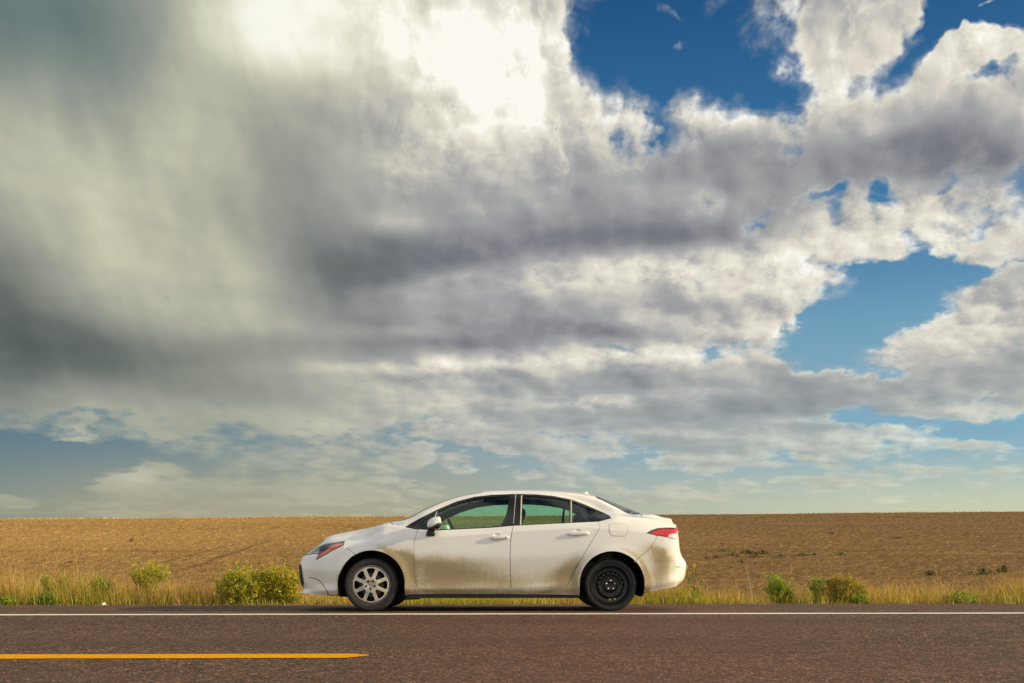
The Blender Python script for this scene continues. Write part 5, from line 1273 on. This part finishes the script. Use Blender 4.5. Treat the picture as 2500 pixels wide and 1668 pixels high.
def build_bushes():
    G1 = 'wild shrubs along the pavement edge'
    bush('rabbitbrush', 'biggest bush, dark green with yellow flowers, standing left of the one nearest the car', 'bush', 596, 1477, 1384, 132, 0.35,
         [(0, 0, 0.44, 0.94, 0.54), (-0.42, 0, 0.36, 0.56, 0.46), (0.42, 0, 0.44, 0.54, 0.48), (0, 0, 0.16, 0.66, 0.22)], LG, YF, 21000, 3600, 90, group=G1)
    bush('rabbitbrush', 'yellow flowered bush standing nearest to the front bumper of the car', 'bush', 684, 1476, 1385, 100, 0.42,
         [(0, 0, 0.54, 0.94, 0.46), (-0.4, 0, 0.62, 0.56, 0.38), (0.42, 0, 0.46, 0.54, 0.44), (0, 0, 0.2, 0.5, 0.24)], LG + [(0.24, 0.26, 0.04)], YF, 14000, 3800, 70, group=G1)
    bush('rabbitbrush', 'small rounded fresh green bush without flowers, above the white litter', 'bush', 248, 1474, 1415, 60, 0.6,
         [(0, 0, 0.62, 0.85, 0.38), (-0.3, 0, 0.5, 0.5, 0.4), (0, 0, 0.25, 0.35, 0.3)], [(0.24, 0.36, 0.03), (0.32, 0.42, 0.035), (0.36, 0.45, 0.05)], None, 4500, 0, 50, leaf=0.013, group=G1)
    bush('rabbitbrush', 'airy yellow-green bush with bare stems and a loose flat flowering top', 'bush', 366, 1474, 1390, 88, 0.62,
         [(-0.55, 0, 0.78, 0.42, 0.20), (0.05, 0, 0.84, 0.42, 0.20), (0.6, 0, 0.78, 0.40, 0.18), (0, 0, 0.5, 0.3, 0.22)], [(0.40, 0.42, 0.05), (0.50, 0.50, 0.06), (0.32, 0.36, 0.04)], [(0.75, 0.62, 0.05), (0.62, 0.56, 0.05)], 3600, 1500, 70, leaf=0.012, gap=0.6, group=G1)
    bush('rabbitbrush', 'golden brown round bush gone to seed, in the grass right of the car', 'bush', 2062, 1470, 1406, 88, 0.5,
         [(0, 0, 0.46, 0.94, 0.52), (-0.42, 0, 0.40, 0.54, 0.46), (0.42, 0, 0.42, 0.54, 0.46), (0, 0, 0.16, 0.7, 0.2)], [(0.30, 0.28, 0.035), (0.40, 0.29, 0.04), (0.22, 0.24, 0.028)], GF, 6000, 4300, 80, flower=0.010, gap=0.5, group=G1)
    G2 = 'leafy green weeds in the roadside grass'
    bush('tall_weed', 'tall bright green leafy weed clump, widest of the weeds right of the car', 'weed', 1902, 1470, 1396, 74, 0.55,
         [(-0.2, 0, 0.55, 0.5, 0.42), (0.3, 0, 0.42, 0.55, 0.38), (-0.1, 0, 0.82, 0.22, 0.2), (0.75, 0, 0.35, 0.2, 0.32), (-0.7, 0, 0.3, 0.35, 0.28)], [(0.32, 0.42, 0.03), (0.42, 0.50, 0.04), (0.24, 0.33, 0.025)], None, 3000, 0, 60, leaf=0.016, gap=0.75, group=G2)
    bush('tall_weed', 'narrow upright green weed just left of the golden bush', 'weed', 1996, 1469, 1408, 30, 0.5,
         [(0, 0, 0.5, 0.9, 0.46), (0, 0, 0.85, 0.5, 0.16), (0.2, 0, 0.2, 0.8, 0.2)], [(0.32, 0.42, 0.03), (0.40, 0.47, 0.04), (0.24, 0.33, 0.025)], None, 1100, 0, 30, leaf=0.015, gap=0.7, group=G2)
    bush('tall_weed', 'tall thin yellow-green weed spike in the grass near the left edge', 'weed', 116, 1474, 1396, 26, 0.7,
         [(0, 0, 0.75, 0.6, 0.24), (0, 0, 0.4, 0.8, 0.3)], [(0.44, 0.44, 0.05), (0.34, 0.38, 0.04)], None, 1200, 0, 26, leaf=0.013, gap=0.6, group=G2)
    bush('tall_weed', 'slender yellow-green weed standing second in from the left edge', 'weed', 158, 1474, 1404, 26, 0.6,
         [(0, 0, 0.72, 0.7, 0.26), (0, 0, 0.4, 0.8, 0.3)], [(0.44, 0.44, 0.05), (0.34, 0.38, 0.04)], None, 900, 0, 26, leaf=0.013, gap=0.6, group=G2)
    bush('tall_weed', 'pale wispy weed halfway between the slender weed and the small green bush', 'weed', 194, 1474, 1408, 22, 0.8,
         [(0, 0, 0.75, 0.6, 0.24), (0, 0, 0.4, 0.8, 0.3)], [(0.42, 0.42, 0.06), (0.34, 0.38, 0.04)], None, 500, 0, 22, leaf=0.012, gap=0.7, group=G2)
    bush('low_weed', 'low broad dark green weed hugging the pavement left of the small green bush', 'weed', 118, 1476, 1450, 60, 0.15,
         [(0, 0, 0.45, 0.9, 0.5)], [(0.17, 0.29, 0.022), (0.24, 0.34, 0.025)], None, 1500, 0, 12, leaf=0.018, group=G2)
    bush('low_weed', 'low green weed at the very left end of the pavement edge', 'weed', 18, 1477, 1458, 50, 0.15,
         [(0, 0, 0.45, 0.9, 0.5)], [(0.26, 0.36, 0.025), (0.34, 0.42, 0.035)], None, 1000, 0, 12, leaf=0.018, group=G2)
    bush('low_weed', 'low bright green weed at the foot of the golden bush, on its right', 'weed', 2098, 1471, 1452, 44, 0.2,
         [(0, 0, 0.45, 0.9, 0.5)], [(0.26, 0.36, 0.025), (0.34, 0.42, 0.035)], None, 900, 0, 12, leaf=0.016, group=G2)
    bush('low_weed', 'wide low green weed near the right edge of the photo', 'weed', 2350, 1470, 1446, 76, 0.25,
         [(0, 0, 0.45, 0.9, 0.5)], [(0.26, 0.34, 0.025), (0.36, 0.40, 0.035)], None, 1300, 0, 16, leaf=0.016, group=G2)
    # sunflower by the rear bumper
    y = EDGE_Y + 0.45; d = y - CAM_Y; x = (1697 - CX) * d / F_PX; y += YAW * x; z = float(ground_z(x, y))
    root = empty('wild_sunflower', (x, y, z)); tag(root, 'wild sunflower with yellow heads standing just behind the rear bumper', 'flower')
    tips = np.array([(0.0, 0, 0.58), (0.13, 0.05, 0.36), (-0.07, 0, 0.47), (-0.11, 0.04, 0.56), (0.05, -0.04, 0.30), (0.10, 0, 0.20)])
    roots = np.zeros_like(tips) + rng.normal(0, 0.012, tips.shape) * (1, 1, 0)
    link('stems', stem_mesh('stems', roots, tips, 0.011, jitter((0.18, 0.20, 0.04), len(tips)), 0.05), M_LEAF, root)
    lv = np.concatenate([roots[i % 6] + (tips[i % 6] - roots[i % 6]) * t + rng.normal(0, 0.024, 3) for i in range(300) for t in (rng.uniform(0.05, 0.95),)]).reshape(-1, 3)
    link('foliage', quad_mesh('foliage', lv, rng.uniform(0.012, 0.034, len(lv)), jitter((0.17, 0.23, 0.03), len(lv))), M_LEAF, root)
    for i in range(4):
        c = Vector(tips[i]); nrm = Vector((0.35, -0.85, 0.25)).normalized(); q = nrm.to_track_quat('Z', 'Y').to_matrix()
        V, F, C = [], [], []
        for k in range(16):
            a = k / 16 * math.tau; da = 0.2
            for (r, aa, zz) in ((0.010, a - da, 0), (0.022, a - 0.12, 0.003), (0.031, a, 0.0), (0.022, a + 0.12, 0.003), (0.010, a + da, 0)): V.append(c + q @ Vector((math.cos(aa) * r, math.sin(aa) * r, zz)))
            F.append([k * 5 + j for j in range(5)]); C += [(0.72, 0.42, 0.02)] * 5
        fh = mesh_np('flower_head', np.array(V), [np.array(F)]); paint_attr(fh, np.array(C)); h = link('flower_head', fh, M_FLOWER, root)
        V = [c + q @ Vector((math.cos(k / 10 * math.tau) * 0.012, math.sin(k / 10 * math.tau) * 0.012, 0.004)) for k in range(10)] + [c + q @ Vector((0, 0, 0.010))]
        me = mesh_np('seed_disc', np.array(V), [np.array([[k, (k + 1) % 10, 10] for k in range(10)])]); paint_attr(me, np.tile((0.16, 0.075, 0.02), (11, 1))); link('seed_disc', me, M_FLOWER, h)
    # plants out in the field
    def tuft(px, py, w, h, cols, label, n=260, name='field_weed', group='scattered weeds out in the field', lw=0.45):
        x, y = px_ground(px, py); d = y - CAM_Y; z = float(ground_z(x, y)); s = d / F_PX
        o = empty(name, (x, y, z)); tag(o, label, 'weed', group)
        r = np.abs(rng.normal(0, 0.5, n)); a = rng.random(n) * 6.28
        p = np.stack([np.cos(a) * r * w * s * 0.5, np.sin(a) * r * w * s * 0.5, rng.random(n) * h * s * np.clip(1 - r * 0.6, 0.2, 1)], -1)
        c = np.asarray(cols)[rng.integers(0, len(cols), n)] * rng.uniform(0.6, 1.3, (n, 1))
        st = link('stems', stem_mesh('stems', np.stack([p[:24, 0] * 0.4, p[:24, 1] * 0.4, np.full(24, -0.02)], -1), p[:24], 0.012, c[:24] * 0.8), M_STRAW, o)
        link('foliage', quad_mesh('foliage', p, rng.uniform(0.5, 1.3, n) * s * lw * min(w, h * 2) * 0.22, c), M_LEAF, o)
    DG = [(0.10, 0.115, 0.03), (0.13, 0.13, 0.04), (0.075, 0.085, 0.03)]; BR = [(0.085, 0.045, 0.025), (0.12, 0.06, 0.03), (0.06, 0.035, 0.02)]
    tuft(321, 1322, 13, 8, [(0.12, 0.14, 0.03), (0.17, 0.16, 0.04)], 'lone small green tuft high in the field left of the car')
    tuft(376, 1353, 12, 4, BR, 'small dark brown clod weed below the lone green tuft')
    tuft(170, 1374, 16, 4, BR, 'small dark weed low in the field near the left edge')
    for i, (px, py, w, h, c, lb) in enumerate([
        (1766, 1348, 26, 7, DG, 'dark green weed at the top left of the weed patch behind the car'), (1750, 1363, 46, 7, DG, 'wide dark green weed forming the left end of the weed patch'),
        (1790, 1360, 40, 10, DG + BR, 'mixed green and brown weed left of the middle of the weed patch'), (1826, 1353, 40, 9, BR, 'dark brown weed in the middle of the weed patch, upper row'),
        (1862, 1354, 46, 9, BR, 'dark brown weed forming the upper right of the weed patch'), (1846, 1363, 46, 8, BR + DG, 'brown green weed low in the middle of the weed patch'),
        (1905, 1361, 40, 8, DG, 'dark green weed forming the lower right of the weed patch'), (1958, 1358, 34, 7, BR + DG, 'brown weed lying right of the weed patch'),
        (1988, 1355, 14, 5, DG, 'tiny green weed second right of the weed patch'), (2056, 1356, 34, 6, DG, 'flat green weed standing apart to the right of the weed patch'),
        (1763, 1329, 12, 4, BR, 'small dark clump above the left end of the weed patch'), (1848, 1331, 16, 3, BR, 'small flat dark clump above the middle of the weed patch'),
        (1725, 1366, 10, 5, BR, 'small brown seed head weed nearest the rear bumper'), (1810, 1374, 20, 5, DG, 'small green weed below the weed patch'),
        (2032, 1304, 12, 4, BR, 'small brown clump high in the field right of the car'), (2190, 1316, 40, 5, BR, 'wide low brown clump in the upper right of the field'),
        (2270, 1405, 50, 12, DG, 'dark green weed behind the dry grass, right of the golden bush'), (2400, 1403, 60, 14, DG, 'widest dark green weed behind the dry grass at the right edge'),
        (2450, 1398, 30, 16, DG, 'dark green weed clump at the right edge of the photo')]):
        tuft(px, py, w * 1.15, h * 1.1, c, lb, 300)
    tuft(2374, 1256, 12, 7, [(0.36, 0.26, 0.10)], 'dry grass tuft on the skyline at the right', 90)
    tuft(2446, 1255, 9, 5, [(0.36, 0.26, 0.10)], 'smaller dry tuft on the skyline farthest right', 70)
    # tall seed stalks
    for i, (px, top, bot, lb) in enumerate([(1928, 1377, 1445, 'tall leaning seed stalk behind the bright green weed clump'), (1944, 1384, 1440, 'straight seed stalk right of the leaning one'), (1843, 1381, 1450, 'tall dry seed stalk halfway between sunflower and green weed clump'), (2306, 1378, 1440, 'single tall dry seed stalk above the grass at the right')]):
        y = EDGE_Y + 0.9; d = y - CAM_Y; x = (px - CX) * d / F_PX; y += YAW * x; z = float(ground_z(x, y)); s = d / F_PX
        o = empty('seed_stalk', (x, y, z)); tag(o, lb, 'weed', 'tall seed stalks')
        Hh = CAM_Z + (HY - top) * s - z; ln = rng.uniform(-0.14, 0.1)
        t0 = np.array([[0, 0, -0.02]]); t1 = np.array([[ln, 0, Hh]])
        link('stem', stem_mesh('stem', t0, t1, 0.009, jitter((0.40, 0.28, 0.11), 1), 0.05), M_STRAW, o)
        kk = rng.random((60, 1)) * 0.30 + 0.70
        link('seed_head', quad_mesh('seed_head', t0 + (t1 - t0) * kk + rng.normal(0, 0.008, (60, 3)), rng.uniform(0.008, 0.016, 60), jitter((0.42, 0.30, 0.12), 60)), M_STRAW, o)
    # scrap of litter
    x, y = px_ground(262, 1472); y = EDGE_Y + 0.1 + YAW * x
    x = (262 - CX) * (y - CAM_Y) / F_PX
    bm = bmesh.new(); bmesh.ops.create_grid(bm, x_segments=7, y_segments=7, size=0.028)
    for v in bm.verts: v.co.z = 0.015 + 0.03 * N1(v.co.x * 40, v.co.y * 40) + 0.02 * N2(v.co.x * 90, v.co.y * 90); v.co.x *= 0.8 + 0.8 * N2(v.co.y * 60, 2)
    ret = bmesh.ops.solidify(bm, geom=bm.faces[:], thickness=0.002)
    me = bpy.data.meshes.new('litter'); bm.to_mesh(me); bm.free()
    o = link('litter', me, flat_mat('white_paper', (0.75, 0.75, 0.72), 0.7)); o.location = (x, y - 0.1, float(pave_z(x, y - 0.1)) + 0.01); o.rotation_euler = (0.9, 0.2, 0.4)
    tag(o, 'crumpled scrap of white litter lying at the pavement edge', 'litter')
build_stubble(); build_verge(); build_bushes()

def build_gravel():
    n = 5200; x = rng.uniform(-13, 13, n); off = EDGE_Y + rng.normal(0.0, 0.13, n) - 0.03; y = off + YAW * x
    k = rng.random(n) < np.clip(0.5 + 1.3 * N1(x * 1.7, 2.0) + 0.6 * N2(x * 5, 8.0), 0.06, 1); x, y, off = x[k], y[k], off[k]; n = len(x)
    r = rng.uniform(0.006, 0.020, n) ; z = np.where(off < EDGE_Y, pave_z(x, y), np.maximum(ground_z(x, y), -0.16 - 0.0 * x))
    base = np.array([(1, 0, 0), (-0.5, 0.87, 0), (-0.5, -0.87, 0), (0.1, 0, 0.8), (0.3, 0.5, 0.5), (0.2, -0.6, 0.45)])
    V = base[None] * r[:, None, None] * rng.uniform(0.7, 1.3, (n, 6, 1)); a = rng.random(n) * 6.28
    ca, sa = np.cos(a)[:, None], np.sin(a)[:, None]
    V = np.stack([V[..., 0] * ca - V[..., 1] * sa, V[..., 0] * sa + V[..., 1] * ca, V[..., 2]], -1) + np.stack([x, y, z - 0.003], -1)[:, None]
    f = np.array([(0, 4, 3), (4, 1, 3), (1, 2, 3), (2, 5, 3), (5, 0, 3), (0, 1, 4), (2, 0, 5)])
    me = mesh_np('gravel', V.reshape(-1, 3), [(np.arange(n)[:, None, None] * 6 + f[None]).reshape(-1, 3)])
    paint_attr(me, np.repeat(jitter((0.24, 0.155, 0.105), n, 0.5), 6, 0))
    tag(link('gravel', me, M_STRAW), 'loose brown gravel along the broken pavement edge', 'gravel', kind='stuff')
build_gravel()
